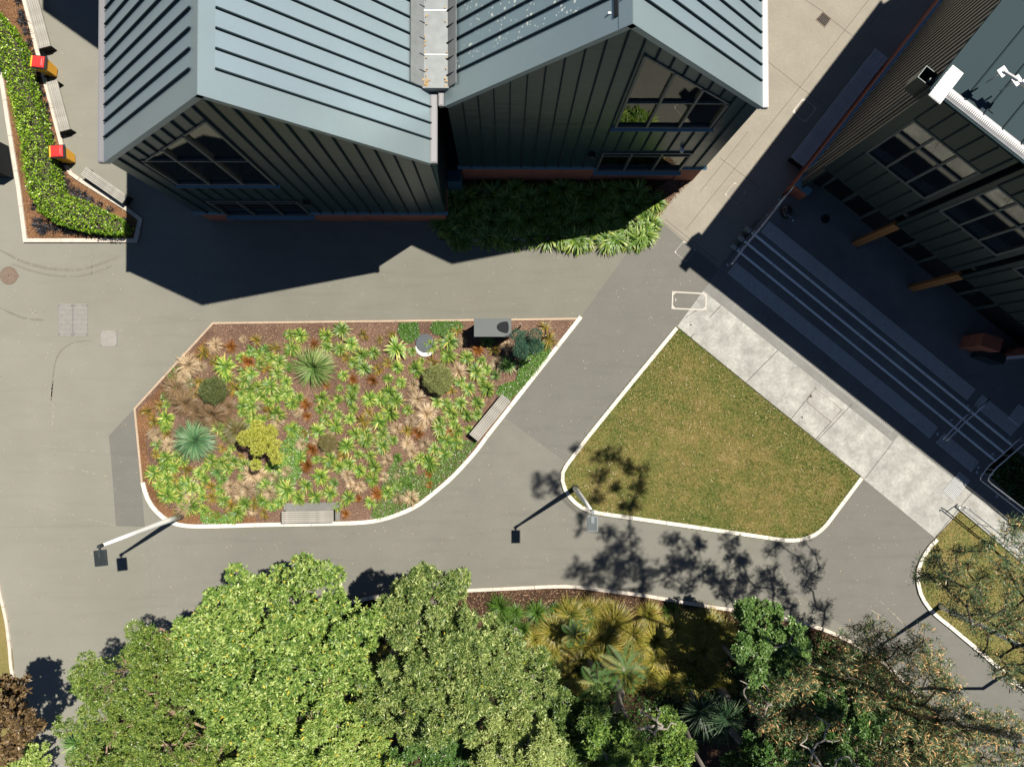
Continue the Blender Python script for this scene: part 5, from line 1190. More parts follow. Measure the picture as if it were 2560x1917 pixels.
cover('ground_cover', 'green ground cover with white flowers along the lower right kerb', [(1120, 1090), (1195, 1105), (1150, 1165), (1080, 1230), (1000, 1280), (945, 1300), (925, 1290), (950, 1240), (960, 1190), (985, 1150), (1050, 1190), (1100, 1150)], 8000)
cover('ground_cover', 'green ground cover right of the yellow shrub', [(705, 1110), (745, 1060), (775, 1080), (770, 1130), (755, 1190), (735, 1210), (700, 1190), (690, 1150)], 3600)
cover('ground_cover', 'round green patch above the garden manhole', [(1000, 808), (1045, 806), (1050, 840), (1030, 858), (1005, 850), (995, 830)], 1800)
cover('ground_cover', 'green patch along the upper kerb left of the cabinet', [(1085, 803), (1150, 803), (1160, 820), (1110, 840), (1085, 835), (1075, 820)], 1600)
cover('ground_cover', 'patch of weeds by the lower left kerb of the bed', [(500, 1290), (530, 1275), (600, 1295), (590, 1308), (510, 1308)], 1200)
cover('ground_cover', 'low weeds among the dry tussocks', [(640, 1185), (700, 1180), (720, 1230), (690, 1280), (640, 1260)], 1300)
cover('ground_cover', 'weedy green strip inside the left slanting edge', [(430, 920), (470, 900), (490, 960), (450, 1010), (400, 1000)], 800)
cover('ground_cover', 'small weeds in the upper left of the bed', [(620, 860), (640, 870), (645, 895), (625, 890)], 200)

# bark chips
def chips(name, label, poly, n, z, mats=('chip_pale',), L=.06, W=.018):
    q = scatter([(p.x, p.y) for p in poly], n); m = len(q); C = np.column_stack([q, np.full(m, z) + rng.random(m) * .02]); a = rng.uniform(0, 6.28, m)
    D = np.column_stack([np.cos(a), np.sin(a), rng.normal(0, .15, m)]); V, Fq = leaves(C, D, L * rng.uniform(.4, 1.3, m), W * rng.uniform(.6, 1.3, m)[:, None][:, 0], roll=np.tile([0, 0, 1.0], (m, 1)) + rng.normal(0, .2, (m, 3)))
    ob = npmesh(name, V, Fq, 'chips', None, rng.random(m)); return tag(ob, label, 'bark chips', kind='stuff')
leafmat('chips', [(0, (.025, .015, .010)), (.45, (.10, .055, .032)), (.8, (.26, .15, .085)), (1, (.50, .34, .2))], trans=0, rough=.9)
chips('bark_chips', 'loose bark chips over the central bed', GARD, 26000, .035)
chips('bark_chips', 'loose orange bark chips in the left planter', LPL, 9000, .035)
chips('bark_chips', 'leaf litter and chips along the lower bed kerb', PP([(1156, 1478), (1396, 1468), (1613, 1492), (1848, 1530), (2042, 1570), (2220, 1680), (2100, 1700), (1900, 1620), (1500, 1580), (1180, 1560)]), 11000, .035)
chips('bark_chips', 'chips at the right end of the shaded lily bed', PP([(1560, 560), (1645, 545), (1732, 448), (1690, 440), (1600, 500)]), 1500, .03)

# short grass on the lawns
def turf(poly, n, label):
    pl = [(p.x, p.y) for p in poly]; q = scatter(pl, n); m = len(q); ed = edgedist(q, pl)
    C = np.column_stack([q, np.full(m, .045)]); D = np.column_stack([rng.normal(0, .6, m), rng.normal(0, .6, m), np.full(m, .5)])
    V, Fq = leaves(C, D, rng.uniform(.04, .085, m), .017)
    fx = np.sin(q[:, 0] * 1.9 + 1.3 * np.sin(q[:, 1] * 1.1)) * np.cos(q[:, 1] * 1.6 + np.sin(q[:, 0] * .8)) * .5 + .35 * np.sin(q[:, 0] * 5.3 + q[:, 1] * 3.1) * np.sin(q[:, 1] * 4.7 - q[:, 0] * 2)
    for k_, (fa, fb, ph_) in enumerate(((.9, .5, .3), (.4, 1.2, 1.9), (2.7, 1.1, .7), (1.4, 3.0, 2.2), (7.1, 4.3, .5), (3.9, 8.3, 1.1))): fx = fx + (.34 if k_ < 2 else .3) * np.sin(q[:, 0] * fa + q[:, 1] * fb + ph_ + 1.7 * np.sin(q[:, 1] * fa * 1.3 - q[:, 0] * fb * .7))
    T = np.clip(.43 + .26 * fx + rng.normal(0, .2, m) - .5 * np.exp(-ed / .45), 0, 1)
    tag(npmesh('grass', V, Fq, 'leaf_grass', None, T), label, 'grass', kind='stuff')
turf(LAWN, 105000, 'short dry mown grass of the triangular lawn')
turf(LAWN2, 26000, 'short green grass of the lower right lawn')
p = P(1874, 1160); pl = [(p.x + .16 * math.cos(a) , p.y + .28 * math.sin(a)) for a in np.linspace(0, 6.28, 12)]
q = scatter(pl, 130); m = len(q); V, Fq = leaves(np.column_stack([q, np.full(m, .05)]), np.column_stack([rng.normal(0, .6, m), rng.normal(0, .6, m), np.full(m, .6)]), .08, .02); tag(npmesh('grass', V, Fq, 'leaf_grass', None, np.clip(rng.normal(.15, .1, m), 0, 1)), 'darker green tuft in the right half of the triangular lawn', 'grass', kind='stuff')
q = np.concatenate([scatter([(p.x, p.y) for p in LAWN], 260), scatter([(p.x, p.y) for p in PP([(1420, 1160), (1560, 1080), (1600, 1290), (1440, 1270)])], 90)])
def litter(name, label, q, z, L=.11, W=.022, mat='dead_leaf'):
    m = len(q); a = rng.uniform(0, 6.28, m); V, Fq = leaves(np.column_stack([q, np.full(m, z)]), np.column_stack([np.cos(a), np.sin(a), np.zeros(m)]), L * rng.uniform(.5, 1.2, m), W * rng.uniform(.7, 1.5, m), roll=np.tile([0, 0, 1.], (m, 1)))
    tag(npmesh(name, V, Fq, 'leaf_straw', None, rng.uniform(.2, 1, m)), label, 'fallen leaves', kind='stuff')
litter('fallen_leaves', 'pale fallen gum leaves scattered over the triangular lawn', q, .10)
litter('fallen_leaves', 'small dry leaves scattered over the asphalt', scatter([(p.x, p.y) for p in PP([(0, 620), (500, 640), (540, 800), (330, 1020), (420, 1320), (900, 1320), (1260, 1060), (1480, 780), (1640, 600), (1750, 720), (1400, 1160), (1480, 1300), (1900, 1360), (2150, 1220), (2280, 1400), (2350, 1600), (1500, 1450), (900, 1480), (100, 1700), (0, 1400)])], 420), .012, .06, .03)

# hedge in the left planter
hp = [(-30, 10), (16, 60), (45, 110), (58, 170), (78, 240), (100, 320), (120, 400), (136, 460), (150, 485), (200, 500), (250, 525), (292, 545), (306, 562), (300, 578), (270, 580), (200, 572), (140, 555), (90, 520), (66, 480), (52, 420), (44, 350), (30, 290), (14, 220), (0, 170), (-30, 130)]
hz = .95
HP = [(P(x, y, hz * .9).x, P(x, y, hz * .9).y) for x, y in hp]
hd = thing('hedge', 'bright green clipped hedge filling the left planter', 'hedge', tuple(P(100, 420)))
hl = Vector(hd.location)
q = scatter(HP, 15000); ed = edgedist(q, HP)
top = hz * (1 - .55 * np.exp(-ed / .10)) * (1 + .10 * np.sin(q[:, 0] * 9) * np.cos(q[:, 1] * 7) + .06 * np.sin(q[:, 0] * 23 + q[:, 1] * 17))
C = np.column_stack([q, top - .16 * rng.random(len(q)) ** 1.5]); D = unit(np.column_stack([rng.normal(0, .7, len(q)), rng.normal(0, .7, len(q)), rng.uniform(.1, 1, len(q))]))
V, Fq = leaves(C - np.array(hl), D, .09 * rng.uniform(.6, 1.2, len(C)), .045); npmesh('foliage', V, Fq, 'leaf_hedge', hd, np.clip(rng.normal(.45, .28, len(C)), 0, 1))
# sides of the hedge
sd = []
n = len(HP)
for i in range(n):
    a, b = np.array(HP[i]), np.array(HP[(i + 1) % n]); m = int(np.linalg.norm(b - a) * 330)
    f = rng.random(m); sd.append(np.column_stack([a + (b - a) * f[:, None] + rng.normal(0, .025, (m, 2)), rng.uniform(.12, hz * .85, m)]))
C = np.concatenate(sd); D = unit(rng.normal(size=(len(C), 3))); V, Fq = leaves(C - np.array(hl), D, .085, .045); npmesh('side_foliage', V, Fq, 'leaf_hedge', hd, np.clip(rng.normal(.3, .25, len(C)), 0, 1))
inner = [(p[0] * .97 + hl.x * .03, p[1] * .97 + hl.y * .03) for p in HP]
MB().prism(inner, .1, hz * .62).build('woody_core', 'bark_dark', hd)
Z(0, 0, 0, [(225, 10, 60), (260, 150, 55), (290, 270, 85), (330, 400, 65), (365, 550, 75), (390, 690, 70), (440, 930, 60), (470, 1040, 55), (500, 1140, 60), (530, 1230, 65), (580, 1380, 70), (600, 1500, 60), (620, 1620, 55)], 'black', f=1.25, zone='planter', group='black grass tufts in the left planter')
Z(0, 0, 300, [(650, 200, 60), (690, 560, 70), (740, 640, 70), (790, 720, 75), (860, 810, 60), (830, 900, 70), (920, 900, 60), (990, 960, 75), (1080, 990, 80), (1170, 1050, 70), (1290, 1110, 60), (1430, 1170, 55), (470, 1340, 80), (520, 1420, 80), (600, 1400, 70), (700, 1400, 85), (430, 1130, 60), (540, 1460, 60), (880, 1440, 80), (960, 1450, 60), (1110, 1490, 50), (1290, 1500, 60), (1640, 1430, 75), (1620, 1310, 50)], 'black', f=1.25, zone='planter', group='black grass tufts in the left planter')

# shaded lilies before the middle building
lil = []
rr = random.Random(4)
FBI = [(1130, 480), (1120, 590), (1175, 598), (1345, 597), (1600, 598), (1640, 548), (1650, 510), (1600, 480), (1520, 470), (1400, 460), (1200, 465)]
cand = []
for _ in range(4000):
    x, y = rr.uniform(1100, 1660), rr.uniform(470, 600)
    if inside(np.array([[x, y]]), FBI)[0] and all((x - a) ** 2 + (y - b) ** 2 > 30 ** 2 for a, b in cand): cand.append((x, y))
cand += [(1128, 578), (1105, 560), (1150, 600), (1255, 603), (1400, 603), (1440, 600), (1520, 603), (1575, 600), (1610, 585), (1630, 560)]
for x, y in cand: plant('bigly', x, y, rr.uniform(34, 46), z=.02, zone='front')

# golden tussocks and green tufts in the lower bed
k7 = 3.45
gold = [(500, 350, 150), (350, 480, 160), (660, 300, 120), (880, 400, 170), (620, 600, 160), (780, 580, 180), (820, 290, 90), (1040, 520, 150), (1240, 560, 170), (1180, 340, 110), (1420, 450, 150), (1560, 480, 150), (1680, 420, 150), (1800, 480, 130), (1860, 560, 130), (1660, 640, 150), (1220, 700, 130), (760, 740, 170), (560, 820, 150), (350, 640, 130), (600, 1040, 120), (1340, 900, 150), (1520, 920, 150), (1440, 840, 110), (1000, 880, 140), (1180, 850, 120), (340, 560, 100), (460, 600, 110), (960, 640, 130), (1100, 620, 110), (1480, 620, 120), (1720, 760, 110), (1680, 880, 110), (1860, 960, 90), (200, 560, 110), (700, 440, 110), (1300, 440, 90), (1780, 600, 110), (420, 420, 100), (1360, 620, 100)]
for x, y, r_ in gold: plant('gold', 1280 + x / k7, 1437 + y / k7, r_ / k7 * 1.15, zone='lower', group='golden tussocks in the lower bed')
for x, y, r_ in [(215, 330, 110), (510, 280, 80), (370, 300, 70), (620, 370, 110), (1380, 310, 90), (270, 790, 150), (380, 930, 110), (20, 330, 90), (-100, 260, 110), (-40, 420, 110), (100, 470, 90)]: plant('greengold', 1280 + x / k7, 1437 + y / k7, r_ / k7 * 1.2, zone='lower', group='green tufts in the lower bed')
for x, y in ((900, 1600), (930, 1560), (960, 1640), (925, 1690), (960, 1540), (1000, 1600)): plant('gold', x, y, 34, zone='lower', group='golden tussocks in the lower bed')
for x, y, r_, hz_ in ((1655 / k7, 1200 / k7, 50, 1.8), (1865 / k7, 1275 / k7, 52, 1.9)):
    lab = 'left yucca rosette of the pair at the lower right of the bed' if x < 500 else 'right yucca rosette of the pair at the lower right of the bed'
    p = P(1280 + x, 1437 + y, hz_ + .3); root = thing('yucca', lab, 'plant', (p.x, p.y, 0), 'pair of yuccas')
    o = bpy.data.objects.new('leaf_rosette', bank('yucca')); COL.objects.link(o); o.parent = root; o.location = (0, 0, hz_); s_ = r_ * 1.25 * (H - hz_) / F / 1.0; o.scale = (s_, s_, s_)
    MB().tube([(p.x, p.y, 0), (p.x, p.y, hz_)], [.12, .09], 10).build('trunk', 'bark_grey', root)

# ------------------------------------------------------------------ TREES
def skeleton(root_pt, pts, r0, r1=.012, zdrop=.25, wob=.12, seg=6):
    """branches from root_pt to every point; returns MB"""
    nodes = [np.array(root_pt, float)]; par = [-1]; pts = [np.array(p, float) for p in pts]; pts.sort(key=lambda p: np.linalg.norm(p - nodes[0]))
    for p in pts:
        best, bd = 0, 1e9
        for i, q in enumerate(nodes):
            d = np.linalg.norm(p - q) + .28 * np.linalg.norm(q - nodes[0]) * .6 + (2.0 if q[2] > p[2] + .3 else 0)
            if d < bd: best, bd = i, d
        # intermediate bend
        q = nodes[best]; mid = (p + q) / 2 + rng.normal(0, wob, 3) * np.linalg.norm(p - q) * .5
        nodes.append(mid); par.append(best); nodes.append(p); par.append(len(nodes) - 2)
    cnt = [1] * len(nodes)
    for i in range(len(nodes) - 1, 0, -1): cnt[par[i]] += cnt[i]
    m = MB(); tot = cnt[0]
    rad = [r1 + (r0 - r1) * (c / tot) ** .55 for c in cnt]
    for i in range(1, len(nodes)): m.tube([nodes[par[i]], nodes[i]], [min(rad[par[i]], rad[i] * 1.5), rad[i]], seg, cap=False)
    return m
def tree(name, label, base, lobes, mat, n, L, W, per=7, bark='bark_grey', trunk_r=.16, tmean=.45, tvar=.22, cone=(.7, 1.35), yellow=.0, twigs=0, group='trees along the lower edge', holes=.0, cat='tree'):
    """lobes: (px,py,h,rpx) - h height of lobe centre; rosettes of leaves over the lobe shells"""
    bp = P(*base); root = thing(name, label, cat, (bp.x, bp.y, 0), group); off = np.array([bp.x, bp.y, 0])
    Lb = []
    for px, py, h, rp in lobes:
        c = P(px, py, h); Lb.append((np.array([c.x, c.y, h]), rp * (H - h) / F))
    main = list(Lb); sub = []
    for c, r_ in Lb:
        ns_ = 9
        for d in unit(rng.normal(size=(ns_, 3)) + np.array([0, 0, .55])): sub.append((c + d * r_ * rng.uniform(.72, 1.12) * np.array([1, 1, .9]), r_ * rng.uniform(.22, .44)))
    Lb = [(c, r_ * .70) for c, r_ in Lb] + sub; nmain = len(main)
    A = np.array([l[1] ** 2 * (.30 if i_ < nmain else 1) for i_, l in enumerate(Lb)]); A = A / A.sum(); Cs, Ns = [], []
    Cen = np.array([l[0] for l in Lb]); Rad = np.array([l[1] for l in Lb])
    for k, (c, r_) in enumerate(Lb):
        m = int(n * A[k]); d = unit(rng.normal(size=(m, 3)) + np.array([0, 0, .35])); ph = rng.uniform(0, 6.28, 6)
        bumpy = 1 + .13 * np.sin(d[:, 0] * 6 + ph[0]) * np.sin(d[:, 1] * 6 + ph[1]) + .10 * np.sin(d[:, 0] * 13 + ph[2]) * np.sin(d[:, 1] * 12 + ph[3]) + .07 * np.sin(d[:, 2] * 14 + ph[4])
        rr = r_ * bumpy * (1 - .22 * rng.random(m) ** 2.2); q = c + d * rr[:, None] * np.array([1, 1, .8])
        keep = np.ones(m, bool)
        near = np.where(np.linalg.norm(Cen - c, axis=1) < Rad + r_ * 1.2)[0]
        for j in near:
            if j != k: keep &= np.linalg.norm((q - Cen[j]) / np.array([1, 1, .8]), axis=1) > Rad[j] * .78
        if holes: keep &= (np.sin(q[:, 0] * 2.9 + ph[0]) * np.sin(q[:, 1] * 2.7 + ph[1]) + .5 * np.sin(q[:, 0] * 6.1 + q[:, 2] * 3)) < (1.0 - holes)
        Cs.append(q[keep]); Ns.append(d[keep])
    C = np.concatenate(Cs); N = np.concatenate(Ns); m = len(C)
    ax = unit(N + np.array([0, 0, .6]) + rng.normal(0, .35, (m, 3))); t1 = unit(np.cross(ax, rng.normal(size=(m, 3)))); t2 = np.cross(ax, t1)
    base_t = np.clip(rng.normal(tmean, tvar * .6, m), 0, 1); VV, TT = [], []; Call, Dall, Lall, Tall = [], [], [], []
    for i in range(per):
        a = 2 * math.pi * (i + rng.random(m) * .7) / per; el = rng.uniform(cone[0], cone[1], m)
        D = (t1 * np.cos(a)[:, None] + t2 * np.sin(a)[:, None]) * np.sin(el)[:, None] + ax * np.cos(el)[:, None]
        Call.append(C + ax * rng.normal(0, .03, m)[:, None]); Dall.append(D); Lall.append(L * rng.uniform(.65, 1.15, m)); Tall.append(np.clip(base_t + rng.normal(0, tvar * .7, m), 0, .93))
    Cc = np.concatenate(Call) - off; Dd = np.concatenate(Dall); V, Fq = leaves(Cc, Dd, np.concatenate(Lall), W, roll=np.tile([0, 0, 1.], (len(Cc), 1)) + rng.normal(0, .5, (len(Cc), 3)))
    T = np.concatenate(Tall); Lb = main
    if yellow: T[rng.random(len(T)) < yellow] = 1.0
    npmesh('crown', V, Fq, mat, root, T)
    pts = [c for c, r_ in Lb] + [c + unit(rng.normal(size=3)) * r_ * .7 for c, r_ in Lb for _ in range(2)]
    tb = Vector((bp.x, bp.y, min(l[2] for l in lobes) * .35)); 
    m = skeleton(tuple(tb), pts, trunk_r * .8); m.tube([bp, tb], [trunk_r * 1.15, trunk_r * .85], 10); m.build('trunk', bark, root)
    if twigs:
        m = MB()
        for _ in range(twigs):
            k = rng.integers(len(Lb)); c, r_ = Lb[k]; d = unit(rng.normal(size=3) + np.array([0, 0, .9])); p0 = c + d * r_ * .55
            for _b in range(5):
                e = p0 + unit(d + rng.normal(0, .55, 3)) * r_ * rng.uniform(.4, .62); mid = (p0 + e) / 2 + rng.normal(0, .05, 3); m.tube([p0, mid, e], [.012, .008, .004], 4, cap=False)
        m.build('bare_twigs', bark if bark != 'bark_grey' else 'bark_pinkish', root)['kind'] = 'stuff'
    return root
def lobeset(seed, poly, n, h0, h1, r0, r1, cen=None):
    """random lobes inside a picture polygon, higher towards the centre"""
    rg = random.Random(seed); xs = [p[0] for p in poly]; ys = [p[1] for p in poly]; cx, cy = cen or (sum(xs) / len(xs), sum(ys) / len(ys)); mx = max(math.hypot(x - cx, y - cy) for x, y in poly); out = []
    t = 0
    while len(out) < n and t < 6000:
        t += 1; x, y = rg.uniform(min(xs), max(xs)), rg.uniform(min(ys), max(ys)); rp = rg.uniform(r0, r1)
        if not inside(np.array([[x, y]]), poly)[0] or edgedist(np.array([[x, y]]), poly)[0] < rp * (.25 + .35 * ((len(out) % 3) / 2)): continue
        if any(math.hypot(x - a, y - b) < (rp + c) * .48 for a, b, _, c in out): continue
        f = math.hypot(x - cx, y - cy) / mx; out.append((x, y, h0 + (h1 - h0) * (1 - f * f) + rg.uniform(-.7, .7), rp))
    return out
# bright broadleaf tree
tree('broadleaf_tree', 'big bright yellow-green tree, tallest crown of the lower left group', (760, 1480), lobeset(3, [(560, 1480), (700, 1425), (790, 1420), (870, 1450), (920, 1560), (925, 1700), (880, 1800), (760, 1860), (600, 1850), (520, 1760), (470, 1650), (440, 1560)], 34, 4.2, 7.0, 48, 84), 'leaf_tree_bright', 18531, 0.133, 0.050, tmean=.46, tvar=.34, holes=.22, yellow=.012, twigs=14)
tree('fine_leaved_tree', 'mid-green fine-leaved tree at the far left of the lower group', (620, 1560), lobeset(5, [(200, 1690), (290, 1620), (400, 1570), (480, 1590), (520, 1700), (560, 1800), (600, 1960), (180, 1960), (220, 1820)], 26, 3.6, 6.0, 50, 84), 'leaf_tree_fine', 23409, 0.094, 0.027, tmean=.46, tvar=.3, holes=.18, bark='bark_pinkish', twigs=60, yellow=.003)
tree('broadleaf_tree', 'yellow-green tree at the bottom edge below the big bright tree', (800, 1560), lobeset(8, [(600, 1840), (720, 1800), (900, 1780), (960, 1840), (960, 1990), (590, 1990)], 11, 4.5, 6.0, 44, 72), 'leaf_tree_bright', 7022, 0.133, 0.048, tmean=.62, yellow=.02, twigs=22)
tree('sage_tree', 'sage-green tree with pointed crown between the bright tree and the tussocks', (1130, 1450), lobeset(11, [(960, 1500), (1040, 1450), (1130, 1450), (1180, 1500), (1240, 1560), (1300, 1590), (1350, 1680), (1370, 1800), (1270, 1760), (1210, 1800), (1100, 1850), (960, 1830), (920, 1740), (985, 1650), (960, 1570)], 34, 4.0, 7.2, 42, 78, (1130, 1620)), 'leaf_tree_sage', 18531, 0.133, 0.034, tmean=.46, tvar=.34, holes=.2, yellow=.003, per=8)
tree('small_leaved_tree', 'dark green small-leaved tree at the bottom edge', (1090, 1600), lobeset(14, [(990, 1860), (1060, 1800), (1150, 1790), (1190, 1850), (1180, 1990), (980, 1990)], 9, 3.6, 4.8, 36, 58), 'leaf_tree_dark', 8840, .08, .035, tmean=.6, bark='bark_pinkish')
tree('sage_tree', 'pale sage tree at the bottom edge, right of the small-leaved one', (1240, 1640), lobeset(16, [(1200, 1840), (1260, 1780), (1340, 1790), (1400, 1860), (1390, 1990), (1190, 1990)], 10, 4.8, 6.4, 38, 62), 'leaf_tree_sage', 7022, 0.133, 0.036, tmean=.68, per=8)
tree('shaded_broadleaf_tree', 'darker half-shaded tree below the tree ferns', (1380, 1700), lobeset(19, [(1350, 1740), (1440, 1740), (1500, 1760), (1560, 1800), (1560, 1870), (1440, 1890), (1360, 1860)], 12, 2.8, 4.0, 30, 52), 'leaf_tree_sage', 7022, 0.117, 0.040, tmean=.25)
tree('broadleaf_tree', 'olive-green tree at the bottom edge with bare pale branches above it', (1540, 1700), lobeset(21, [(1440, 1860), (1560, 1800), (1680, 1810), (1730, 1870), (1730, 1990), (1430, 1990)], 11, 3.4, 4.6, 38, 62), 'leaf_tree_bright', 6632, 0.117, 0.044, tmean=.35, twigs=12, bark='bark_pale')
tree('leafy_shrub_tree', 'fresh green leafy tree beside the kerb right of the golden tussocks', (1870, 1600), lobeset(24, [(1830, 1530), (1890, 1470), (1940, 1540), (2020, 1560), (2010, 1650), (1960, 1720), (1880, 1760), (1850, 1650)], 12, 2.6, 4.6, 24, 46), 'leaf_tree_dark', 7820, .11, .05, tmean=.75, holes=.35, twigs=10, bark='bark_pale')
tree('leafy_shrub_tree', 'dark leafy undergrowth tree at the bottom, right of the yuccas', (1800, 1720), lobeset(26, [(1830, 1830), (1900, 1800), (2000, 1850), (2060, 1990), (1800, 1990)], 9, 2.2, 3.6, 34, 52), 'leaf_tree_dark', 6120, .11, .05, tmean=.5, holes=.25)
tree('leafy_shrub_tree', 'green leafy tree beneath the gum foliage at the lower right', (2000, 1640), lobeset(28, [(2010, 1660), (2120, 1700), (2180, 1780), (2200, 1900), (2080, 1960), (2010, 1820)], 12, 2.4, 3.4, 30, 50), 'leaf_tree_dark', 7140, .11, .05, tmean=.6, holes=.3)
tree('small_shrub', 'yellow-green shrub at the bottom left corner', (60, 1830), [(40, 1890, 1.4, 34), (80, 1880, 1.5, 30), (10, 1910, 1.3, 34), (100, 1915, 1.3, 26)], 'leaf_tree_bright', 1208, 0.094, 0.048, tmean=.7, trunk_r=.05, group=None, cat='shrub')
tree('copper_tree', 'brown copper-leaved tree at the far left lower edge', (45, 1735), lobeset(31, [(-60, 1690), (20, 1680), (70, 1700), (95, 1780), (90, 1850), (60, 1900), (-60, 1930)], 12, 4.2, 6.0, 28, 46), 'leaf_copper', 2600, .14, .07, tmean=.5, holes=.5, bark='bark_dark', group=None)

# gum trees: sparse hanging sickle leaves at branch ends
def gum(name, label, base, clumps, n, root_h, L=.19, W=.026, trunk_r=.13, group='gum trees at the lower right', bark='bark_dark', tm=.5, via=None, rad=(.35, .6), world=False):
    bp = P(*base); root = thing(name, label, 'tree', (bp.x, bp.y, 0), group); off = np.array([bp.x, bp.y, 0]); cl = []
    for c in clumps:
        q = P(c[0], c[1], c[2]) if not world else Vector(c[:3]); cl.append((np.array(q), c[3] if len(c) > 3 else rng.uniform(*rad)))
    A = np.array([r_ ** 2 for _, r_ in cl]); A /= A.sum(); C, D, Sg = [], [], []
    for k, (c, r_) in enumerate(cl):
        m = max(12, int(n * A[k])); ns = max(3, m // 14); tips = c + unit(rng.normal(size=(ns, 3))) * (r_ * rng.uniform(.25, 1.0, (ns, 1))) * np.array([1, 1, .6]); idx = rng.integers(ns, size=m)
        q = tips[idx] + rng.normal(0, .06, (m, 3)); dd = unit(rng.normal(0, 1, (m, 3)) * np.array([1, 1, .6]) + (tips[idx] - c) * 1.2 / r_ + np.array([.35, -.25, -.25])); C.append(q); D.append(dd)
        for tpt in tips[:: max(1, ns // 6)]: Sg.append((c, tpt))
    C = np.concatenate(C) - off; D = np.concatenate(D); V, Fq = leaves(C, D, L * rng.uniform(.55, 1.15, len(C)), W)
    T = np.clip(rng.normal(tm, .3, len(C)), 0, 1); npmesh('crown', V, Fq, 'leaf_gum', root, T)
    tb = Vector((bp.x, bp.y, root_h))
    if via:
        m = MB(); vs = [np.array(v) for v in via]
        for i, v in enumerate(vs):
            mine = [c for c, _ in cl if int(np.argmin([np.linalg.norm((c - u_)[:2]) for u_ in vs])) == i]
            if mine:
                k = skeleton(tuple(v), mine, .065, .014, wob=.12); m.add(k.v, k.f)
            m.tube([tb, tb.lerp(Vector(v), .5) + Vector((0, -.6, .4)), v], [trunk_r * .8, .09, .066], 8, cap=False)
    else: m = skeleton(tuple(tb), [c for c, _ in cl], trunk_r * .85, .014, wob=.2); m.tube([bp, tb], [trunk_r * 1.1, trunk_r * .9], 9)
    for a, b in Sg: m.tube([a, (a + b) / 2 + rng.normal(0, .04, 3), b], [.012, .008, .004], 4, cap=False)
    m.build('trunk', bark, root); return root
rg = random.Random(41)
def gpts(poly, n, h0, h1, seed, r0=.35, r1=.62, sp=30):
    rg = random.Random(seed); xs = [p[0] for p in poly]; ys = [p[1] for p in poly]; out = []; t = 0
    while len(out) < n and t < 9000:
        t += 1; x, y = rg.uniform(min(xs), max(xs)), rg.uniform(min(ys), max(ys))
        if inside(np.array([[x, y]]), poly)[0] and all(math.hypot(x - a[0], y - a[1]) > sp for a in out): out.append((x, y, rg.uniform(h0, h1), rg.uniform(r0, r1)))
    return out
gum('gum_tree', 'broad brownish gum tree filling the lower right corner', (2150, 1720), gpts([(1900, 1660), (1990, 1640), (2060, 1700), (2110, 1600), (2160, 1560), (2230, 1590), (2330, 1600), (2370, 1680), (2420, 1780), (2560, 1800), (2640, 1990), (1960, 1990), (1900, 1800)], 130, 2.6, 4.6, 42, .34, .62, 30), 52000, 1.2, tm=.62)
gum('gum_tree', 'sparse gum tree over the right lawn and its lamp post', (2535, 1668), gpts([(2310, 1400), (2400, 1370), (2470, 1350), (2560, 1290), (2640, 1400), (2640, 1800), (2560, 1760), (2480, 1680), (2440, 1600), (2400, 1540), (2300, 1480)], 62, 7.4, 9.2, 43, .20, .38, 30) + [(2290, 1445, 7.6, .18), (2320, 1400, 7.6, .2), (2345, 1375, 7.6, .18), (2520, 1310, 8.2, .2)], 15000, 3.0, tm=.5, trunk_r=.08, L=.16, W=.022)
# tall gum just outside the right edge; its crown throws the shadows on the lawn and path
SH = Vector((-.415, -.272, 0))
def shade(px, py, h): g = P(px, py); return (g.x - SH.x * h, g.y - SH.y * h, h)
sh = []
for (x, y, h_, r_) in [(1440, 1115, 13.4, .20), (1500, 1140, 13.2, .32), (1530, 1135, 13.3, .28), (1570, 1165, 13.2, .34), (1345, 1200, 13.8, .30), (1375, 1195, 13.8, .28), (1390, 1225, 13.7, .30), (1350, 1235, 13.8, .2), (1500, 1190, 13.3, .34), (1535, 1225, 13.2, .28),
                       (1600, 1180, 13.0, .26), (1590, 1225, 13, .34), (1485, 1245, 13.3, .32), (1570, 1265, 13.0, .42), (1455, 1290, 13.3, .22), (1450, 1320, 13.2, .2), (1520, 1330, 12.8, .34), (1575, 1340, 12.6, .3), (1540, 1375, 12.5, .42), (1510, 1395, 12.4, .38), (1580, 1395, 12.3, .4),
                       (1440, 1425, 12.4, .42), (1490, 1430, 12.2, .5), (1550, 1425, 12.1, .55), (1610, 1430, 12, .5), (1680, 1350, 12.2, .38), (1740, 1355, 12, .42), (1720, 1400, 11.8, .42), (1690, 1405, 11.8, .4), (1670, 1440, 11.6, .45), (1760, 1430, 11.5, .42), (1820, 1355, 11.6, .36), (1830, 1385, 11.5, .3),
                       (1910, 1385, 11.0, .38), (1930, 1370, 10.9, .3), (1880, 1420, 10.9, .42), (1940, 1410, 10.8, .4), (1975, 1400, 10.6, .28), (1900, 1460, 10.4, .4), (1960, 1475, 10.2, .5), (2010, 1480, 10.0, .45), (2060, 1500, 9.8, .48), (2100, 1500, 9.6, .34), (2010, 1520, 9.6, .44), (2070, 1540, 9.4, .42), (1800, 1460, 10.8, .4), (1850, 1480, 10.6, .36), (1720, 1470, 11.2, .36), (1600, 1470, 11.6, .4), (1530, 1475, 11.8, .4), (1460, 1470, 12, .36)]:
    h_ = (1362 - (x - 1262)) / 74.5 + .5 + rng.uniform(0, .5)
    if x < 1875: sh.append((*shade(x, y, h_), r_ * 1.12))
rs = random.Random(77)
for _ in range(64):
    x, y = rs.uniform(1300, 1980), rs.uniform(1545, 1900)
    if y < 1600 and rs.random() < .45: continue
    h_ = (1362 - (x - 1262)) / 74.5 + .5 + rs.uniform(0, .5); sh.append((*shade(x, y, h_), rs.uniform(.32, .58)))
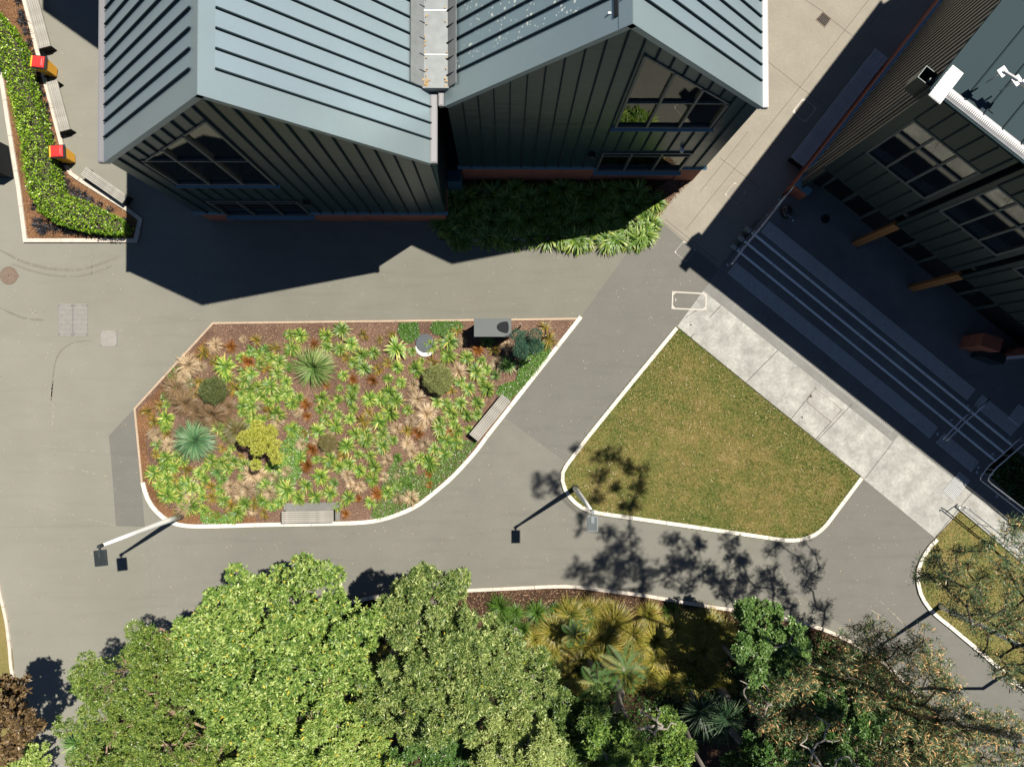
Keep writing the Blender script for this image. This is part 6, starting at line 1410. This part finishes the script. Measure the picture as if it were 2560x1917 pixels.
via = [shade(x, y, (1362 - (x - 1262)) / 74.5 + .8) for x, y in ((1600, 1540), (1745, 1560))]
gum('tall_gum_tree', 'tall gum tree whose crown hangs just beyond the right edge and shades the lawn', (2680, 1800), [s_ for s_ in sh], 30000, 4.0, L=.22, W=.045, trunk_r=.13, world=True, group=None, via=via)

# bare grey branches
def bare(label, base, spots, r0=.05):
    bp = P(*base); root = thing('bare_branches', label, 'branches', tuple(bp)); pts = [np.array(P(x, y, h)) for x, y, h in spots]
    m = skeleton(tuple(P(spots[0][0], spots[0][1], spots[0][2] * .8)), pts, r0, .010, wob=.35)
    m.build('branch_wood', 'bark_pale', root)
bare('pale bare crooked branches standing above the olive-green tree', (1580, 1750), [(1635, 1830, 4.6), (1640, 1800, 4.8), (1610, 1765, 5.0), (1650, 1780, 4.9), (1625, 1790, 4.9), (1615, 1820, 4.7), (1655, 1810, 4.8), (1600, 1775, 5), (1668, 1822, 4.8), (1690, 1810, 4.8), (1640, 1765, 5)], .045)
bare('pale bare branches among the leafy tree right of the tussocks', (1820, 1600), [(1900, 1740, 4.2), (1870, 1710, 4.3), (1880, 1760, 4.3), (1920, 1760, 4.3), (1900, 1700, 4.3), (1860, 1735, 4.3), (1935, 1720, 4.3), (1890, 1780, 4.3), (1850, 1700, 4.4), (1910, 1790, 4.3)], .04)
bare('pale bare branches showing through the gum foliage', (2000, 1750), [(2030, 1880, 4.4), (2060, 1850, 4.6), (2090, 1900, 4.5), (2020, 1830, 4.6), (2075, 1810, 4.7), (2000, 1860, 4.6), (2120, 1890, 4.6), (2050, 1910, 4.5), (2100, 1850, 4.7), (2150, 1915, 4.5), (2040, 1790, 4.7), (2080, 1930, 4.4)], .05)

# tree ferns
def fern(label, px, py, h, rpx, n=9, trunk=True, base=None):
    p = P(px, py, h); bp = P(*base) if base else Vector((p.x, p.y, 0)); root = thing('tree_fern', label, 'tree fern', (bp.x, bp.y, 0), 'tree ferns in the lower bed'); R_ = rpx * (H - h) / F
    for k in range(n):
        a = 2 * math.pi * (k + random.uniform(-.25, .25)) / n; C = []; D = []; Ls = []; dx = np.array([math.cos(a), math.sin(a), 0]); sx = np.array([-math.sin(a), math.cos(a), 0]); npn = 26
        ang = 0; 
        for i in range(npn):
            t = (i + 1) / npn; pos = np.array([p.x, p.y, h]) + dx * R_ * t + np.array([0, 0, R_ * (.42 * t - .62 * t * t)]); ln = R_ * .30 * math.sin(math.pi * min(1, t * .93 + .05)) ** .7 + .02
            for s_ in (-1, 1): C.append(pos); D.append(sx * s_ + dx * .45 + np.array([0, 0, -.18])); Ls.append(ln)
        C = np.array(C) - np.array([bp.x, bp.y, 0]); V, Fq = leaves(C, np.array(D), np.array(Ls), .024, roll=np.tile([0, 0, 1.], (len(C), 1)))
        npmesh('frond', V, Fq, 'leaf_fern', root, np.clip(rng.normal(.5, .15, len(C)) + (.4 if k % 5 == 4 else 0), 0, 1))
    m = MB(); m.tube([bp, bp.lerp(p, .5) + Vector((.05, .03, 0)), p], [.11, .09, .07], 9); m.build('trunk', 'bark_grey', root)
fern('right tree fern with a tall pale leaning trunk above the bottom trees', 1560, 1672, 3.3, 66, 9, base=(1500, 1660))
fern('left tree fern with bright star-shaped fronds below the tussocks', 1492, 1710, 2.6, 52, 8)
fern('small tree fern half hidden among the golden tussocks', 1436, 1585, 1.4, 36, 7)
# leaning bare trunks in the shade
for (pts, r_, lab) in (([(1540, 1712, 1.2), (1552, 1760, 2.6), (1566, 1792, 3.6)], .09, 'slim grey leaning trunk below the right tree fern'), ([(1360, 1690, 1.0), (1364, 1715, 1.8), (1366, 1750, 2.6)], .09, 'short grey trunk beside the sage tree'),
                       ([(1715, 1825, 1.5), (1735, 1880, 3.0), (1770, 1935, 4.2)], .10, 'dark curved trunk left of the yuccas'), ([(1830, 1640, 1.5), (1880, 1665, 2.4), (1900, 1680, 2.8)], .07, 'grey trunk in the shade right of the tussocks')):
    q = [P(*a) for a in pts]; g = Vector((q[0].x, q[0].y, 0)); tag(MB().tube([g] + q, [r_ * 1.1] + [r_, r_ * .85, r_ * .65], 9).build('leaning_trunk', 'bark_grey', origin=tuple(g), smooth=True), lab, 'tree trunk')
# undergrowth filling the dark ground under the trees
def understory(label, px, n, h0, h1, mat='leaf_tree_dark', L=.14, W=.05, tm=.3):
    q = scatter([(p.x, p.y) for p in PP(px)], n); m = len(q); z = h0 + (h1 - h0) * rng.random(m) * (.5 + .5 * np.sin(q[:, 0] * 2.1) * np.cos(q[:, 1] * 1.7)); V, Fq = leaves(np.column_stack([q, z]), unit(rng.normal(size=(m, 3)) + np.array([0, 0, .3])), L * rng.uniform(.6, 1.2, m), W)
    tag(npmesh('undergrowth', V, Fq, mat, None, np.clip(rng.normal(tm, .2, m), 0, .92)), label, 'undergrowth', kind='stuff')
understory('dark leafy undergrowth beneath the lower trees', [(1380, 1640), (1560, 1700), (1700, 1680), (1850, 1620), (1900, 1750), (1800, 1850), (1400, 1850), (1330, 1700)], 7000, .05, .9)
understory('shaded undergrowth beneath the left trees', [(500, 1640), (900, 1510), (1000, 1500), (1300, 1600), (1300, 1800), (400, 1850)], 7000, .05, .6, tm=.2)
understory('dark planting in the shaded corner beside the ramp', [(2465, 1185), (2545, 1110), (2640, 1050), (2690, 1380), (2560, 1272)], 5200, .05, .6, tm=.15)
understory('low leafy growth under the right gum tree', [(1900, 1600), (2040, 1580), (2134, 1615), (2220, 1680), (2290, 1760), (2350, 1900), (1950, 1900)], 9000, .05, .8, tm=.45)
# metal frame glimpsed at the lower left corner
q = PP([(0, 1868), (45, 1855), (52, 1850), (20, 1900)], .9); g = thing('metal_frame', 'pale blue metal frame half hidden at the bottom left corner', 'frame', (q[0].x, q[0].y, 0))
MB().tube([q[0] + Vector((-.4, -.1, 0)), q[1]], .035, 8).build('rail', 'stainless', g); MB().tube([q[1], (q[1].x, q[1].y, 0)], .03, 8).build('post', 'stainless', g); MB().tube([q[0], (q[0].x, q[0].y, 0)], .03, 8).build('post', 'stainless', g)
# palm-like flax blades at the lower left
plant('darkflax', 190, 1860, 46, label='spiky flax leaves poking out at the bottom left below the fine-leaved tree', z=.6)

# ------------------------------------------------------------------ LABELS for the many plants: nearest landmark, side and rank
LM = {'bed': [('the grey cabinet', 1231, 820), ('the round garden manhole', 1063, 858), ('the lower bench', 769, 1292), ('the slanting bench', 1225, 1045), ('the yellow shrub', 662, 1105), ('the big striped flax', 783, 918), ('the blue-green flax', 486, 1102), ('the olive domed bush', 1093, 948),
              ('the grey-green round bush', 530, 976), ('the small yellowish bush', 818, 1107), ('the upper left kerb corner', 533, 806), ('the left kerb corner', 336, 1021), ('the white lamp base', 452, 1289), ('the blue-green staked tree', 1317, 862), ('the right kerb tip', 1450, 798), ('the lower right kerb curve', 1040, 1260), ('the olive-brown flax', 590, 1078)],
      'planter': [('the upper red-lidded bin', 95, 155), ('the lower red-lidded bin', 140, 372), ('the bench between the bins', 145, 265), ('the slanting left bench', 260, 460), ('the lower left planter corner', 62, 600), ('the hedge tip', 300, 560), ('the top edge bench', 85, 50), ('the hedge bend', 120, 500)],
      'front': [('the blue grille box', 1134, 440), ('the lower middle window', 1620, 425), ('the white kerb bend', 1630, 580), ('the kerb middle', 1400, 604), ('the left kerb end', 1173, 604), ('the brick foot middle', 1380, 450)],
      'lower': [('the left tree fern', 1492, 1710), ('the right tree fern', 1560, 1672), ('the small tree fern', 1436, 1585), ('the sage tree', 1200, 1600), ('the leafy tree right', 1890, 1560), ('the yucca pair', 1790, 1790), ('the kerb top bend', 1400, 1465), ('the kerb at right', 1740, 1510)]}
ORD = ['nearest', 'second nearest', 'third nearest', 'fourth nearest', 'fifth nearest', 'sixth nearest', 'seventh nearest', 'eighth nearest', 'ninth nearest', 'tenth nearest', 'eleventh nearest', 'twelfth nearest']
grp = {}
for o, kind, x, y, zone in PENDING:
    n_, lx, ly = min(LM[zone], key=lambda l: math.hypot(l[1] - x, l[2] - y)); dx, dy = x - lx, y - ly
    side = ('right of' if dx > 0 else 'left of') if abs(dx) > abs(dy) else ('below' if dy > 0 else 'above')
    grp.setdefault((NMS[kind][2], side, n_), []).append((math.hypot(dx, dy), o))
for (nm, side, lmk), L_ in grp.items():
    L_.sort(key=lambda t: t[0])
    for i, (_, o) in enumerate(L_):
        o['label'] = f'{nm} {side} {lmk}' if len(L_) == 1 else f'{nm} {side} {lmk}, {ORD[min(i, 11)]} to it'
